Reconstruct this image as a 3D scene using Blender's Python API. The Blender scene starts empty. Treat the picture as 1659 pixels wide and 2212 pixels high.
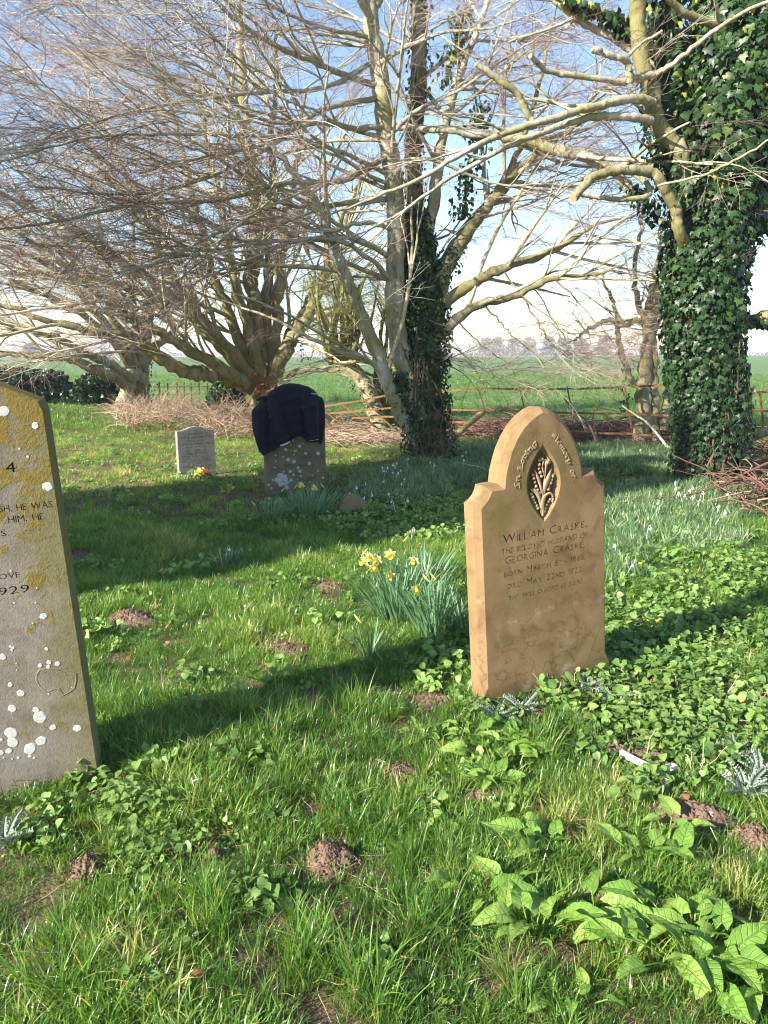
import bpy, bmesh, math, random
import numpy as np
from mathutils import Matrix, Vector, Euler
C = bpy.context.scene.collection
rng = np.random.default_rng(7); random.seed(7)
# ------------------------------------------------------------------ camera, sky, sun
CAMZ = 1.55; PITCH = math.radians(11.8)
cam = bpy.data.cameras.new('camera'); camo = bpy.data.objects.new('camera', cam); C.objects.link(camo)
camo.location = (0, 0, CAMZ); camo.rotation_euler = (math.pi/2 - PITCH, 0, 0)
cam.sensor_fit = 'VERTICAL'; cam.sensor_height = 36; cam.lens = 36*.741
cam.clip_end = 3000; cam.clip_start = .05
bpy.context.scene.camera = camo
SUN_EL = math.radians(27); SX, SY = -.8, -.6
w = bpy.data.worlds.new('World'); bpy.context.scene.world = w; w.use_nodes = True
nt = w.node_tree; bg = nt.nodes['Background']; sky = nt.nodes.new('ShaderNodeTexSky')
sky.sky_type = 'NISHITA'; sky.sun_disc = False; sky.sun_elevation = SUN_EL; sky.sun_rotation = math.atan2(SX, SY) % (2*math.pi)
sky.air_density = 1.0; sky.dust_density = .2; sky.ozone_density = 1.8
nt.links.new(sky.outputs[0], bg.inputs[0]); bg.inputs[1].default_value = .09
sun = bpy.data.lights.new('sun', 'SUN'); sun.energy = 4.8; sun.angle = math.radians(.53); sun.color = (1, .93, .82)
suno = bpy.data.objects.new('sun', sun); C.objects.link(suno)
suno.rotation_euler = Vector((-SX*math.cos(SUN_EL), -SY*math.cos(SUN_EL), -math.sin(SUN_EL))).to_track_quat('-Z', 'Y').to_euler()
vs = bpy.context.scene.view_settings; bpy.context.scene.display_settings.display_device = 'sRGB'
vs.view_transform = 'Standard'; vs.look = 'None'; vs.gamma = 1; vs.use_curve_mapping = False; vs.exposure = 1.7
cy = bpy.context.scene.cycles; cy.filter_width = 1.1
cy.max_bounces = 6; cy.transparent_max_bounces = 8; cy.diffuse_bounces = 3; cy.glossy_bounces = 2; cy.transmission_bounces = 3; cy.volume_bounces = 0

# ------------------------------------------------------------------ layout helpers
CF = np.array([0, math.cos(PITCH), -math.sin(PITCH)]); CU = np.array([0, math.sin(PITCH), math.cos(PITCH)]); CR = np.array([1., 0, 0])
C0 = np.array([0, 0, CAMZ])
def ray(u, v): return CF + (u-829.5)/1639*CR - (v-1106)/1639*CU
def G(u, v):
    d = ray(u, v); return (C0 - d*CAMZ/d[2])
def P(u, v, Y):
    d = ray(u, v); return C0 + d*(Y/d[1])
def proj(p):
    p = np.atleast_2d(p) - C0; z = p@CF
    return 829.5+1639*(p@CR)/z, 1106-1639*(p@CU)/z
_ns = np.random.default_rng(3)
_K = [( _ns.normal(size=2)*f, _ns.uniform(0, 6.28), a) for f, a in [(1.1,.35),(1.3,.3),(2.2,.22),(2.9,.2),(4.5,.12),(6,.12),(9,.07),(12,.06),(19,.035),(26,.03)] for _ in range(2)]
def gh(x, y):
    x = np.asarray(x, float); y = np.asarray(y, float); h = 0
    for k, ph, a in _K: h = h + a*np.sin(k[0]*x+k[1]*y+ph)
    return h*.022*np.clip((26-y)/8, 0, 1)*np.clip((26-np.abs(x))/8, 0, 1)
def snoise(x, y, f, seed):
    r = np.random.default_rng(seed); h = 0
    for i in range(9):
        k = r.normal(size=2)*f*(1+.35*i); h = h + np.sin(k[0]*x+k[1]*y+r.uniform(0, 6.28))/(1+.25*i)
    return h/3.2            # about -1..1
def on_ground(p, dz=0): return (p[0], p[1], float(gh(p[0], p[1]))+dz)

# ------------------------------------------------------------------ mesh helpers
def new_mesh(name, V, faces, mat=None, smooth=True, attrs=None):
    V = np.ascontiguousarray(V, dtype=np.float32); me = bpy.data.meshes.new(name)
    if not isinstance(faces, (list, tuple)) or (len(faces) and np.ndim(faces[0]) == 1): faces = [faces]
    faces = [np.asarray(f, dtype=np.int32) for f in faces if len(f)]
    me.vertices.add(len(V)); me.vertices.foreach_set('co', V.ravel())
    nl = sum(f.size for f in faces); npoly = sum(len(f) for f in faces)
    if npoly:
        me.loops.add(nl); me.loops.foreach_set('vertex_index', np.concatenate([f.ravel() for f in faces]))
        me.polygons.add(npoly)
        tot = np.concatenate([np.full(len(f), f.shape[1], dtype=np.int32) for f in faces])
        st = np.concatenate([[0], np.cumsum(tot)[:-1]]).astype(np.int32)
        me.polygons.foreach_set('loop_start', st); me.polygons.foreach_set('loop_total', tot)
        me.polygons.foreach_set('use_smooth', np.full(npoly, bool(smooth)))
    if attrs:
        for k, a in attrs.items():
            at = me.attributes.new(k, 'FLOAT', 'POINT'); at.data.foreach_set('value', np.ascontiguousarray(a, dtype=np.float32))
    me.update(calc_edges=True)
    if mat: me.materials.append(mat)
    return me
def link(name, me, parent=None, label=None, cat=None, group=None, kind=None, loc=None, rot=None):
    o = bpy.data.objects.new(name, me); C.objects.link(o)
    if parent: o.parent = parent
    if loc is not None: o.location = loc
    if rot is not None: o.rotation_euler = rot
    if label: o['label'] = label
    if cat: o['category'] = cat
    if group: o['group'] = group
    if kind: o['kind'] = kind
    return o
def thing(name, label, cat, loc=(0, 0, 0), rz=0, group=None):
    return link(name, None, None, label, cat, group, loc=loc, rot=(0, 0, rz))
class MB:
    def __init__(s): s.V = []; s.F3 = []; s.F4 = []; s.A = []; s.n = 0
    def add(s, V, F, a=0.):
        V = np.asarray(V, float); F = np.asarray(F, dtype=np.int64)
        s.V.append(V); (s.F4 if F.shape[1] == 4 else s.F3).append(F+s.n); s.n += len(V)
        s.A.append(np.full(len(V), a) if np.isscalar(a) else np.asarray(a))
        return s
    def mesh(s, name, mat, smooth=True, off=(0, 0, 0)):
        fs = []
        if s.F3: fs.append(np.concatenate(s.F3))
        if s.F4: fs.append(np.concatenate(s.F4))
        return new_mesh(name, np.concatenate(s.V)-np.array(off), fs, mat, smooth, {'rnd': np.concatenate(s.A)})
def tubes(pts, rad, sides=3):
    """pts (m,n,3) rad (m,n) -> V, F quads"""
    pts = np.asarray(pts, float); rad = np.asarray(rad, float)
    if pts.ndim == 2: pts = pts[None]; rad = rad[None]
    m, n, _ = pts.shape
    T = np.gradient(pts, axis=1); T /= np.linalg.norm(T, axis=2, keepdims=True)+1e-9
    D = pts[:, -1]-pts[:, 0]; D /= np.linalg.norm(D, axis=1, keepdims=True)+1e-9
    ref = np.where(np.abs(D[:, 2:3]) < .75, np.array([[0, 0, 1.]]), np.array([[0, 1., 0]]))[:, None, :]
    A = np.cross(T, ref); A /= np.linalg.norm(A, axis=2, keepdims=True)+1e-9; B = np.cross(T, A)
    an = np.arange(sides)*2*math.pi/sides
    V = pts[:, :, None, :] + rad[:, :, None, None]*(np.cos(an)[None, None, :, None]*A[:, :, None, :] + np.sin(an)[None, None, :, None]*B[:, :, None, :])
    i = np.arange(n-1)[:, None]; j = np.arange(sides)[None, :]; j2 = (j+1) % sides
    q = np.stack([i*sides+j, i*sides+j2, (i+1)*sides+j2, (i+1)*sides+j], -1).reshape(-1, 4)
    F = (q[None]+(np.arange(m)*n*sides)[:, None, None]).reshape(-1, 4)
    return V.reshape(-1, 3), F
def crom(pts, k=6):
    p = np.asarray(pts, float); p = np.vstack([2*p[0]-p[1], p, 2*p[-1]-p[-2]]); out = []
    for i in range(1, len(p)-2):
        for t in np.arange(k)/k:
            a, b, c, d = p[i-1], p[i], p[i+1], p[i+2]
            out.append(.5*((2*b)+(-a+c)*t+(2*a-5*b+4*c-d)*t*t+(-a+3*b-3*c+d)*t**3))
    out.append(p[-2]); return np.array(out)
def rots(n, ex, ey, ez):
    """euler XYZ arrays -> (n,3,3)"""
    cx, sx, cy_, sy, cz, sz = np.cos(ex), np.sin(ex), np.cos(ey), np.sin(ey), np.cos(ez), np.sin(ez)
    M = np.empty((n, 3, 3))
    M[:, 0, 0] = cy_*cz; M[:, 0, 1] = sx*sy*cz-cx*sz; M[:, 0, 2] = cx*sy*cz+sx*sz
    M[:, 1, 0] = cy_*sz; M[:, 1, 1] = sx*sy*sz+cx*cz; M[:, 1, 2] = cx*sy*sz-sx*cz
    M[:, 2, 0] = -sy; M[:, 2, 1] = sx*cy_; M[:, 2, 2] = cx*cy_
    return M
def basis_euler(X, Z):
    """local x axis -> X, local z near Z; returns matrices (n,3,3) and euler (n,3)"""
    X = X/(np.linalg.norm(X, axis=1, keepdims=True)+1e-9); Y = np.cross(Z, X); Y /= np.linalg.norm(Y, axis=1, keepdims=True)+1e-9
    Zn = np.cross(X, Y); M = np.stack([X, Y, Zn], axis=2)
    ey = -np.arcsin(np.clip(M[:, 2, 0], -1, 1)); ex = np.arctan2(M[:, 2, 1], M[:, 2, 2]); ez = np.arctan2(M[:, 1, 0], M[:, 0, 0])
    return M, np.stack([ex, ey, ez], 1)
def scatter_real(tv, tf, pos, M, scl, rnd):
    n, k = len(pos), len(tv)
    V = np.einsum('nij,kj->nki', M, tv)*np.asarray(scl)[:, None, None]+np.asarray(pos)[:, None, :]
    F = (tf[None]+(np.arange(n)*k)[:, None, None]).reshape(-1, tf.shape[1])
    return V.reshape(-1, 3), F, np.repeat(rnd, k)
_gn = {}
def gn_group(coll):
    g = bpy.data.node_groups.new('scatter', 'GeometryNodeTree')
    g.interface.new_socket('Geometry', in_out='INPUT', socket_type='NodeSocketGeometry'); g.interface.new_socket('Geometry', in_out='OUTPUT', socket_type='NodeSocketGeometry')
    N = g.nodes; L = g.links
    gi = N.new('NodeGroupInput'); go = N.new('NodeGroupOutput'); ip = N.new('GeometryNodeInstanceOnPoints')
    ci = N.new('GeometryNodeCollectionInfo'); ci.inputs[0].default_value = coll; ci.inputs[1].default_value = True; ci.inputs[2].default_value = True
    def na(nm, ty):
        a = N.new('GeometryNodeInputNamedAttribute'); a.data_type = ty; a.inputs[0].default_value = nm; return a.outputs[0]
    L.new(gi.outputs[0], ip.inputs['Points']); L.new(ci.outputs[0], ip.inputs['Instance']); ip.inputs['Pick Instance'].default_value = True
    L.new(na('idx', 'INT'), ip.inputs['Instance Index']); L.new(na('rot', 'FLOAT_VECTOR'), ip.inputs['Rotation']); L.new(na('scl', 'FLOAT_VECTOR'), ip.inputs['Scale'])
    L.new(ip.outputs[0], go.inputs[0]); return g
def templates(name, meshes):
    c = bpy.data.collections.new(name)
    for i, m in enumerate(meshes): c.objects.link(bpy.data.objects.new('%s_%02d' % (name, i), m))
    return c
def scatter(name, coll, pos, rot, scl, idx, tint, parent=None, **kw):
    pos = np.asarray(pos, float); n = len(pos); me = bpy.data.meshes.new(name); me.vertices.add(n); me.vertices.foreach_set('co', np.ascontiguousarray(pos, dtype=np.float32).ravel())
    scl = np.asarray(scl, float)
    if scl.ndim == 1: scl = np.repeat(scl[:, None], 3, 1)
    for nm, ty, fld, a in [('rot', 'FLOAT_VECTOR', 'vector', rot), ('scl', 'FLOAT_VECTOR', 'vector', scl), ('idx', 'INT', 'value', idx), ('tint', 'FLOAT', 'value', tint)]:
        at = me.attributes.new(nm, ty, 'POINT'); at.data.foreach_set(fld, np.ascontiguousarray(a, dtype=np.int32 if ty == 'INT' else np.float32).ravel())
    o = link(name, me, parent, **kw)
    if coll.name not in _gn: _gn[coll.name] = gn_group(coll)
    md = o.modifiers.new('scatter', 'NODES'); md.node_group = _gn[coll.name]
    return o

# ------------------------------------------------------------------ materials
class NT:
    def __init__(s, name):
        s.m = bpy.data.materials.new(name); s.m.use_nodes = True; s.t = s.m.node_tree; s.N = s.t.nodes; s.b = s.N['Principled BSDF']; s.out = s.N['Material Output']
    def n(s, ty, **kw):
        x = s.N.new('ShaderNode'+ty)
        for k, v in kw.items(): setattr(x, k, v)
        return x
    def l(s, a, b): s.t.links.new(a, b)
    def coord(s, which='Object', scale=None):
        c = s.n('TexCoord').outputs[which]
        if scale is None: return c
        mp = s.n('Mapping'); mp.inputs['Scale'].default_value = scale; s.l(c, mp.inputs[0]); return mp.outputs[0]
    def noise(s, vec, scale, detail=4, rough=.55, dist=0):
        x = s.n('TexNoise'); x.inputs['Scale'].default_value = scale; x.inputs['Detail'].default_value = detail; x.inputs['Roughness'].default_value = rough; x.inputs['Distortion'].default_value = dist
        s.l(vec, x.inputs['Vector']); return x.outputs['Fac']
    def ramp(s, fac, stops, interp='LINEAR'):
        r = s.n('ValToRGB'); r.color_ramp.interpolation = interp; e = r.color_ramp.elements
        while len(e) < len(stops): e.new(.5)
        for i, (p, c) in enumerate(stops):
            e[i].position = p; e[i].color = (c if hasattr(c, '__len__') else (c, c, c))[:3]+(1,) if hasattr(c, '__len__') else (c, c, c, 1)
        s.l(fac, r.inputs[0]); return r.outputs[0]
    def mix(s, f, a, b, mode='MIX'):
        x = s.n('MixRGB', blend_type=mode)
        for i, v in enumerate((f, a, b)):
            if hasattr(v, 'is_linked') or hasattr(v, 'links'): s.l(v, x.inputs[i])
            else: x.inputs[i].default_value = v if i == 0 else tuple(v[:3])+(1,)
        return x.outputs[0]
    def math(s, op, a, b=None):
        x = s.n('Math', operation=op)
        for i, v in enumerate((a, b)):
            if v is None: continue
            if hasattr(v, 'links'): s.l(v, x.inputs[i])
            else: x.inputs[i].default_value = v
        return x.outputs[0]
    def attr(s, name, inst=False):
        a = s.n('Attribute'); a.attribute_name = name; a.attribute_type = 'INSTANCER' if inst else 'GEOMETRY'; return a.outputs['Fac']
    def bump(s, h, strength=.5, dist=.01):
        b = s.n('Bump'); b.inputs['Strength'].default_value = strength; b.inputs['Distance'].default_value = dist; s.l(h, b.inputs['Height']); s.l(b.outputs[0], s.b.inputs['Normal']); return b
    def col(s, c):
        if hasattr(c, 'links'): s.l(c, s.b.inputs['Base Color'])
        else: s.b.inputs['Base Color'].default_value = tuple(c[:3])+(1,)
    def rough(s, r, spec=.4):
        if hasattr(r, 'links'): s.l(r, s.b.inputs['Roughness'])
        else: s.b.inputs['Roughness'].default_value = r
        s.b.inputs['Specular IOR Level'].default_value = spec
    def translucent(s, colr, fac):
        t = s.n('BsdfTranslucent'); mx = s.n('MixShader'); mx.inputs[0].default_value = fac
        if hasattr(colr, 'links'): s.l(colr, t.inputs[0])
        else: t.inputs[0].default_value = tuple(colr[:3])+(1,)
        s.l(s.b.outputs[0], mx.inputs[1]); s.l(t.outputs[0], mx.inputs[2]); s.l(mx.outputs[0], s.out.inputs[0])
def leaf_mat(name, stops, trans=.3, rough=.4, spec=.4, inst=False, tboost=1.5, use='rnd', bump=None, veins=False):
    k = NT(name); f = k.attr('tint' if inst else use, inst)
    c = k.ramp(f, stops)
    if not inst:
        v = k.noise(k.coord('Object'), 60, 3); c = k.mix(.35, c, k.mix(v, (.55, .55, .5), (1.35, 1.35, 1.2)), 'MULTIPLY')
    if veins:
        lx = k.math('ABSOLUTE', k.attr('lx')); ph = k.math('ADD', k.math('MULTIPLY', k.math('SUBTRACT', k.attr('ly'), k.math('MULTIPLY', lx, .25)), 34.), k.math('MULTIPLY', k.noise(k.coord('Object'), 30, 3), 6.)); vn = k.math('MULTIPLY', k.ramp(k.math('SINE', ph), [(.72, 0.), (1., 1.)]), k.ramp(lx, [(.0, 1.), (.9, .3)]))
        mid = k.ramp(lx, [(.0, 1.), (.07, 0.)]); al = k.math('MAXIMUM', vn, mid); c = k.mix(k.math('MULTIPLY', al, .22), c, (.22, .36, .12)); k.bump(k.math('SUBTRACT', k.noise(k.coord('Object'), 70, 2), al), .8, .004)
        blot = k.noise(k.coord('Object'), 26, 3); c = k.mix(.6, c, k.mix(blot, (.5, .55, .5), (1.5, 1.4, 1.2)), 'MULTIPLY')
    k.col(c); k.rough(rough, spec)
    k.translucent(k.mix(1, c, (tboost, tboost*1.05, tboost*.6), 'MULTIPLY'), trans)
    if bump: k.bump(k.noise(k.coord('Object'), bump, 2), .4, .004)
    return k.m
def simple_mat(name, c, rough=.8, spec=.3, var=.25, scale=12, bump=.3, bd=.01):
    k = NT(name); nz = k.noise(k.coord('Object'), scale, 5)
    k.col(k.mix(nz, tuple(x*(1-var) for x in c), tuple(min(1, x*(1+var)) for x in c))); k.rough(rough, spec)
    if bump: k.bump(k.noise(k.coord('Object'), scale*5, 4), bump, bd)
    return k.m
def bark_mat(name, base, light, green, gscale=3., gamt=.5, dark=(.05, .045, .035), inst=False, stretch=(1, 1, .35)):
    k = NT(name); co = k.coord('Object', stretch)
    n1 = k.noise(co, 6, 6, .65); n2 = k.noise(k.coord('Object'), gscale, 3); n3 = k.noise(co, 22, 4)
    c = k.mix(k.ramp(n1, [(.35, 0.), (.62, 1.)]), base, light)
    c = k.mix(k.ramp(n2, [(.5-.25*gamt, 0.), (.72-.2*gamt, .85)]), c, green)
    c = k.mix(k.ramp(n3, [(.55, 0.), (.72, .8)]), c, dark)
    if inst: c = k.mix(k.attr('tint', True), k.mix(1, c, (.35, .22, .2), 'MULTIPLY'), c)
    k.col(c); k.rough(.85, .2); k.bump(n3, .7, .012); return k.m
HAZE = .0008
# ------------------------------------------------------------------ ground, field, far land
def graded(lo, hi, a, b, d, grow=1.22):
    x = list(np.arange(a, b+1e-6, d)); s = d; 
    while x[-1] < hi: s *= grow; x.append(min(hi, x[-1]+s))
    s = d; y = []; c = a
    while c > lo: s *= grow; c = max(lo, c-s); y.append(c)
    return np.array(y[::-1]+x)
def sheet(name, xs, ys, zf, mat, **kw):
    X, Y = np.meshgrid(xs, ys); Z = zf(X, Y); V = np.stack([X, Y, Z], -1).reshape(-1, 3); nx, ny = len(xs), len(ys)
    i = np.arange(ny-1)[:, None]*nx+np.arange(nx-1)[None]; F = np.stack([i, i+1, i+nx+1, i+nx], -1).reshape(-1, 4)
    return link(name, new_mesh(name, V, F, mat), **kw)
k = NT('soil_and_moss'); co = k.coord('Object')
a = k.noise(co, 1.6, 5); b = k.noise(co, 14, 5); c_ = k.noise(co, 90, 4)
col = k.mix(b, (.10, .062, .042), (.20, .135, .095)); col = k.mix(k.ramp(a, [(.5, 0.), (.66, .8)]), col, k.mix(c_, (.045, .075, .02), (.12, .15, .05)))
k.col(col); k.rough(.95, .1); k.bump(k.math('ADD', b, c_), .8, .02); M_ground = k.m
def zg(X, Y):
    d = np.hypot(X, Y-10)
    return gh(X, Y) - np.clip(d-365, 0, 1e9)*.012
sheet('ground', graded(-1500, 1500, -8, 10, .07), graded(-400, 1600, .3, 15, .07), zg, M_ground, kind='structure')
k = NT('young_crop'); co = k.coord('Object')
n1 = k.noise(co, .12, 4); n2 = k.noise(k.coord('Object', (1, .35, 1)), 9, 5); n3 = k.noise(co, .8, 4)
col = k.mix(n1, (.15, .25, .07), (.19, .30, .10)); col = k.mix(k.ramp(n2, [(.35, 0.), (.65, 1.)]), k.mix(1, col, (.45, .5, .45), 'MULTIPLY'), col); col = k.mix(k.ramp(n3, [(.3, 0.), (.75, .45)]), col, (.21, .29, .12))
k.col(col); k.rough(.8, .25); k.bump(n2, 1., .12); k.translucent((.1, .2, .03), .15); M_field = k.m
sheet('field', graded(-420, 420, -15, 20, .6), graded(15.2, 362, 15.2, 40, .6), lambda X, Y: np.where((X < -1.2-(Y-15)*.12)&(Y < 26), -.25, .035)+.012*np.sin(X*.7)*np.sin(Y*.9)+np.clip((X-5), 0, 200)*.0035*np.clip((Y-40)/200, 0, 1), M_field, kind='structure')

# ------------------------------------------------------------------ unseen shadow caster added left of the view, shaped as a church tower
M_wall = simple_mat('flint_and_limestone', (.33, .3, .25), .9, .2, .3, 5, .8, .03); M_lead = simple_mat('lead_sheet', (.16, .17, .18), .6, .4); M_louvre = simple_mat('dark_oak_louvre', (.05, .04, .03), .8)
def box(x0, x1, y0, y1, z0, z1):
    v = np.array([[x, y, z] for z in (z0, z1) for x, y in ((x0, y0), (x1, y0), (x1, y1), (x0, y1))], float)
    return v, np.array([[0, 3, 2, 1], [4, 5, 6, 7], [0, 1, 5, 4], [1, 2, 6, 5], [2, 3, 7, 6], [3, 0, 4, 7]])
tw = thing('shadow_caster_tower', 'square flint church tower with battlements standing left of the graves, outside the view', 'tower', (-11.74, -.18, 0), math.radians(36.9)); tw.scale = (.9, .9, 1)
m = MB(); m.add(*box(-2.2, 2.2, -2.2, 2.2, -.3, 8.1)); m.add(*box(-2.4, 2.4, -2.4, 2.4, -.3, .7)); m.add(*box(-2.3, 2.3, -2.3, 2.3, 5.2, 5.38))
link('wall', m.mesh('wall', M_wall, False), tw)
m = MB(); m.add(*box(-2.27, 2.27, -2.27, 2.27, 8.102, 8.4))
link('parapet', m.mesh('parapet', M_wall, False), tw)
mm = MB().add(*box(-.34, .34, -.15, .15, 8.402, 8.86)).mesh('merlon', M_wall, False)
for s in (-1, 1):
    for q in range(4):
        link('merlon', mm, tw, loc=(-1.92+q*1.28, s*2.1, 0)); 
        if q in (1, 2): link('merlon', mm, tw, loc=(s*2.1, -1.92+q*1.28, 0), rot=(0, 0, math.pi/2))
m = MB().add(*box(-.4, .4, -2.26, -2.205, 5.9, 7.3)); link('louvre', m.mesh('louvre', M_louvre, False), tw)

# ------------------------------------------------------------------ stone building tools
BOLD = .032
def text_loops(ch, size=1.0):
    cu = bpy.data.curves.new('t', 'FONT'); cu.body = ch; cu.size = size; cu.resolution_u = 2; cu.fill_mode = 'NONE'; cu.offset = BOLD
    ob = bpy.data.objects.new('t', cu); C.objects.link(ob); dg = bpy.context.evaluated_depsgraph_get()
    me = bpy.data.meshes.new_from_object(ob.evaluated_get(dg)); adj = {}
    for e in me.edges:
        a, b = e.vertices; adj.setdefault(a, []).append(b); adj.setdefault(b, []).append(a)
    co = [(v.co.x, v.co.y) for v in me.vertices]; loops = []; seen = set()
    for s0 in adj:
        if s0 in seen: continue
        lp = [s0]; seen.add(s0); cur = s0
        while True:
            nx = [q for q in adj[cur] if q not in seen]
            if not nx: break
            cur = nx[0]; seen.add(cur); lp.append(cur)
        if len(lp) > 2: loops.append(np.array([co[i] for i in lp]))
    bpy.data.objects.remove(ob); bpy.data.curves.remove(cu); bpy.data.meshes.remove(me); return loops
_gl = {}
def glyph(ch):
    if ch not in _gl: _gl[ch] = text_loops(ch)
    return _gl[ch]
CAPH = max(l[:, 1].max() for l in glyph('H'))
def set_line(s, x0, x1, base, cap, shear=0., small=.8, gap=.13, bold=0.):
    """capital letters, first of each word larger where given in upper case; returns loops fitted between x0 and x1"""
    out = []; x = 0
    for ch in s:
        if ch == ' ': x += .42; continue
        up = ch.upper(); sc = 1. if (ch == up) else small; raised = 0
        if ch in '^~': continue
        L = glyph(up); mn = min(l[:, 0].min() for l in L); mx = max(l[:, 0].max() for l in L)
        for l in L: out.append(np.stack([(l[:, 0]-mn)*sc+x, l[:, 1]*sc], 1))
        x += (mx-mn)*sc+gap*CAPH
    x -= gap*CAPH; k = cap/CAPH; res = []
    for l in out:
        yy = l[:, 1]*k; res.append(np.stack([x0+l[:, 0]*(x1-x0)/x+shear*yy, base+yy], 1))
    return res
def flat_layer(outer, holes, y0, y1):
    cu = bpy.data.curves.new('f', 'CURVE'); cu.dimensions = '2D'; cu.fill_mode = 'BOTH'; cu.extrude = (y1-y0)/2
    for lp in [outer]+list(holes):
        sp = cu.splines.new('POLY'); sp.points.add(len(lp)-1); sp.use_cyclic_u = True
        for i, q in enumerate(lp): sp.points[i].co = (q[0], q[1], 0, 1)
    ob = bpy.data.objects.new('f', cu); C.objects.link(ob); dg = bpy.context.evaluated_depsgraph_get()
    me = bpy.data.meshes.new_from_object(ob.evaluated_get(dg))
    me.transform(Matrix.Translation((0, (y0+y1)/2, 0)) @ Matrix.Rotation(math.pi/2, 4, 'X'))
    bpy.data.objects.remove(ob); bpy.data.curves.remove(cu); return me
def inset(o, d):
    o = np.asarray(o, float); n = len(o); out = []
    ar = .5*np.sum(o[:, 0]*np.roll(o[:, 1], -1)-np.roll(o[:, 0], -1)*o[:, 1]); sg = 1 if ar > 0 else -1
    for i in range(n):
        e1 = o[i]-o[i-1]; e2 = o[(i+1) % n]-o[i]; e1 /= np.linalg.norm(e1)+1e-9; e2 /= np.linalg.norm(e2)+1e-9
        n1 = np.array([-e1[1], e1[0]])*sg; n2 = np.array([-e2[1], e2[0]])*sg; b = n1+n2; b /= max(np.dot(b, n1), .45)+1e-9 if np.linalg.norm(b) > 1e-6 else 1
        dd = d[i] if hasattr(d, '__len__') else d
        out.append(o[i]+b*dd)
    return np.array(out)
def slab_body(rings):
    """rings: list of (outline2d, y); side walls between rings, caps at last (back)"""
    bm = bmesh.new(); R_ = []
    for o, y in rings: R_.append([bm.verts.new((q[0], y, q[1])) for q in o])
    for a, b in zip(R_[:-1], R_[1:]):
        for i in range(len(a)):
            j = (i+1) % len(a)
            try: bm.faces.new((a[i], b[i], b[j], a[j]))
            except ValueError: pass
    bm.faces.new(R_[-1][::-1]); return bm
def join_me(bm, me):
    bm.from_mesh(me); bpy.data.meshes.remove(me)
def finish(bm, name, mat, normals=True):
    if normals: bmesh.ops.recalc_face_normals(bm, faces=bm.faces)
    me = bpy.data.meshes.new(name); bm.to_mesh(me); bm.free(); me.materials.append(mat); return me
class Frame:
    def __init__(s, A, B, lean=0, tilt=0):
        A = G(*A); B = G(*B); X = B-A; X /= np.linalg.norm(X); N = np.cross(X, [0, 0, 1]); Z = np.array([0, 0, 1.])
        tilt = math.radians(tilt); lean = math.radians(lean)
        Z = Z*math.cos(tilt)-N*math.sin(tilt); X2 = X*math.cos(lean)+Z*math.sin(lean); Z2 = Z*math.cos(lean)-X*math.sin(lean)
        s.O = A; s.X = X2; s.Z = Z2; s.N = np.cross(X2, Z2)     # N points to the viewer; local y = -N
        s.M = Matrix(((X2[0], -s.N[0], Z2[0], A[0]), (X2[1], -s.N[1], Z2[1], A[1]), (X2[2], -s.N[2], Z2[2], A[2]), (0, 0, 0, 1)))
    def loc(s, u, v):
        d = ray(u, v); t = np.dot(s.O-C0, s.N)/np.dot(d, s.N); q = C0+d*t-s.O; return np.array([q@s.X, q@s.Z])
def stone_thing(name, label, cat, fr, group='headstones in the churchyard grass'):
    o = link(name, None, None, label, cat, group); o.matrix_world = fr.M; return o
def lichen(parent, mat, spots, y=-.0012, seed=1, name='lichen_patch'):
    r = np.random.default_rng(seed)
    for x, z, q in spots:
        n = 22; an = np.arange(n)*2*math.pi/n; rr = q*(1+.07*np.sin(an*2+r.uniform(0, 6))+.05*np.sin(an*5+r.uniform(0, 6))+.03*r.normal(size=n))
        V = [[x, y-.0004, z]]+[[x+.8*rr[i]*math.cos(an[i]), y-.0003, z+.8*rr[i]*math.sin(an[i])] for i in range(n)]+[[x+rr[i]*math.cos(an[i]), y+.0016, z+rr[i]*math.sin(an[i])] for i in range(n)]
        F3 = [[0, 1+i, 1+(i+1) % n] for i in range(n)]; F4 = [[1+i, 1+n+i, 1+n+(i+1) % n, 1+(i+1) % n] for i in range(n)]
        link(name, new_mesh(name, V, [np.array(F3), np.array(F4)], mat, False), parent)
def arc_pts(cx, cy, r, a0, a1, n): t = np.radians(np.linspace(a0, a1, n)); return np.stack([cx+r*np.cos(t), cy+r*np.sin(t)], 1)

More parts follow.
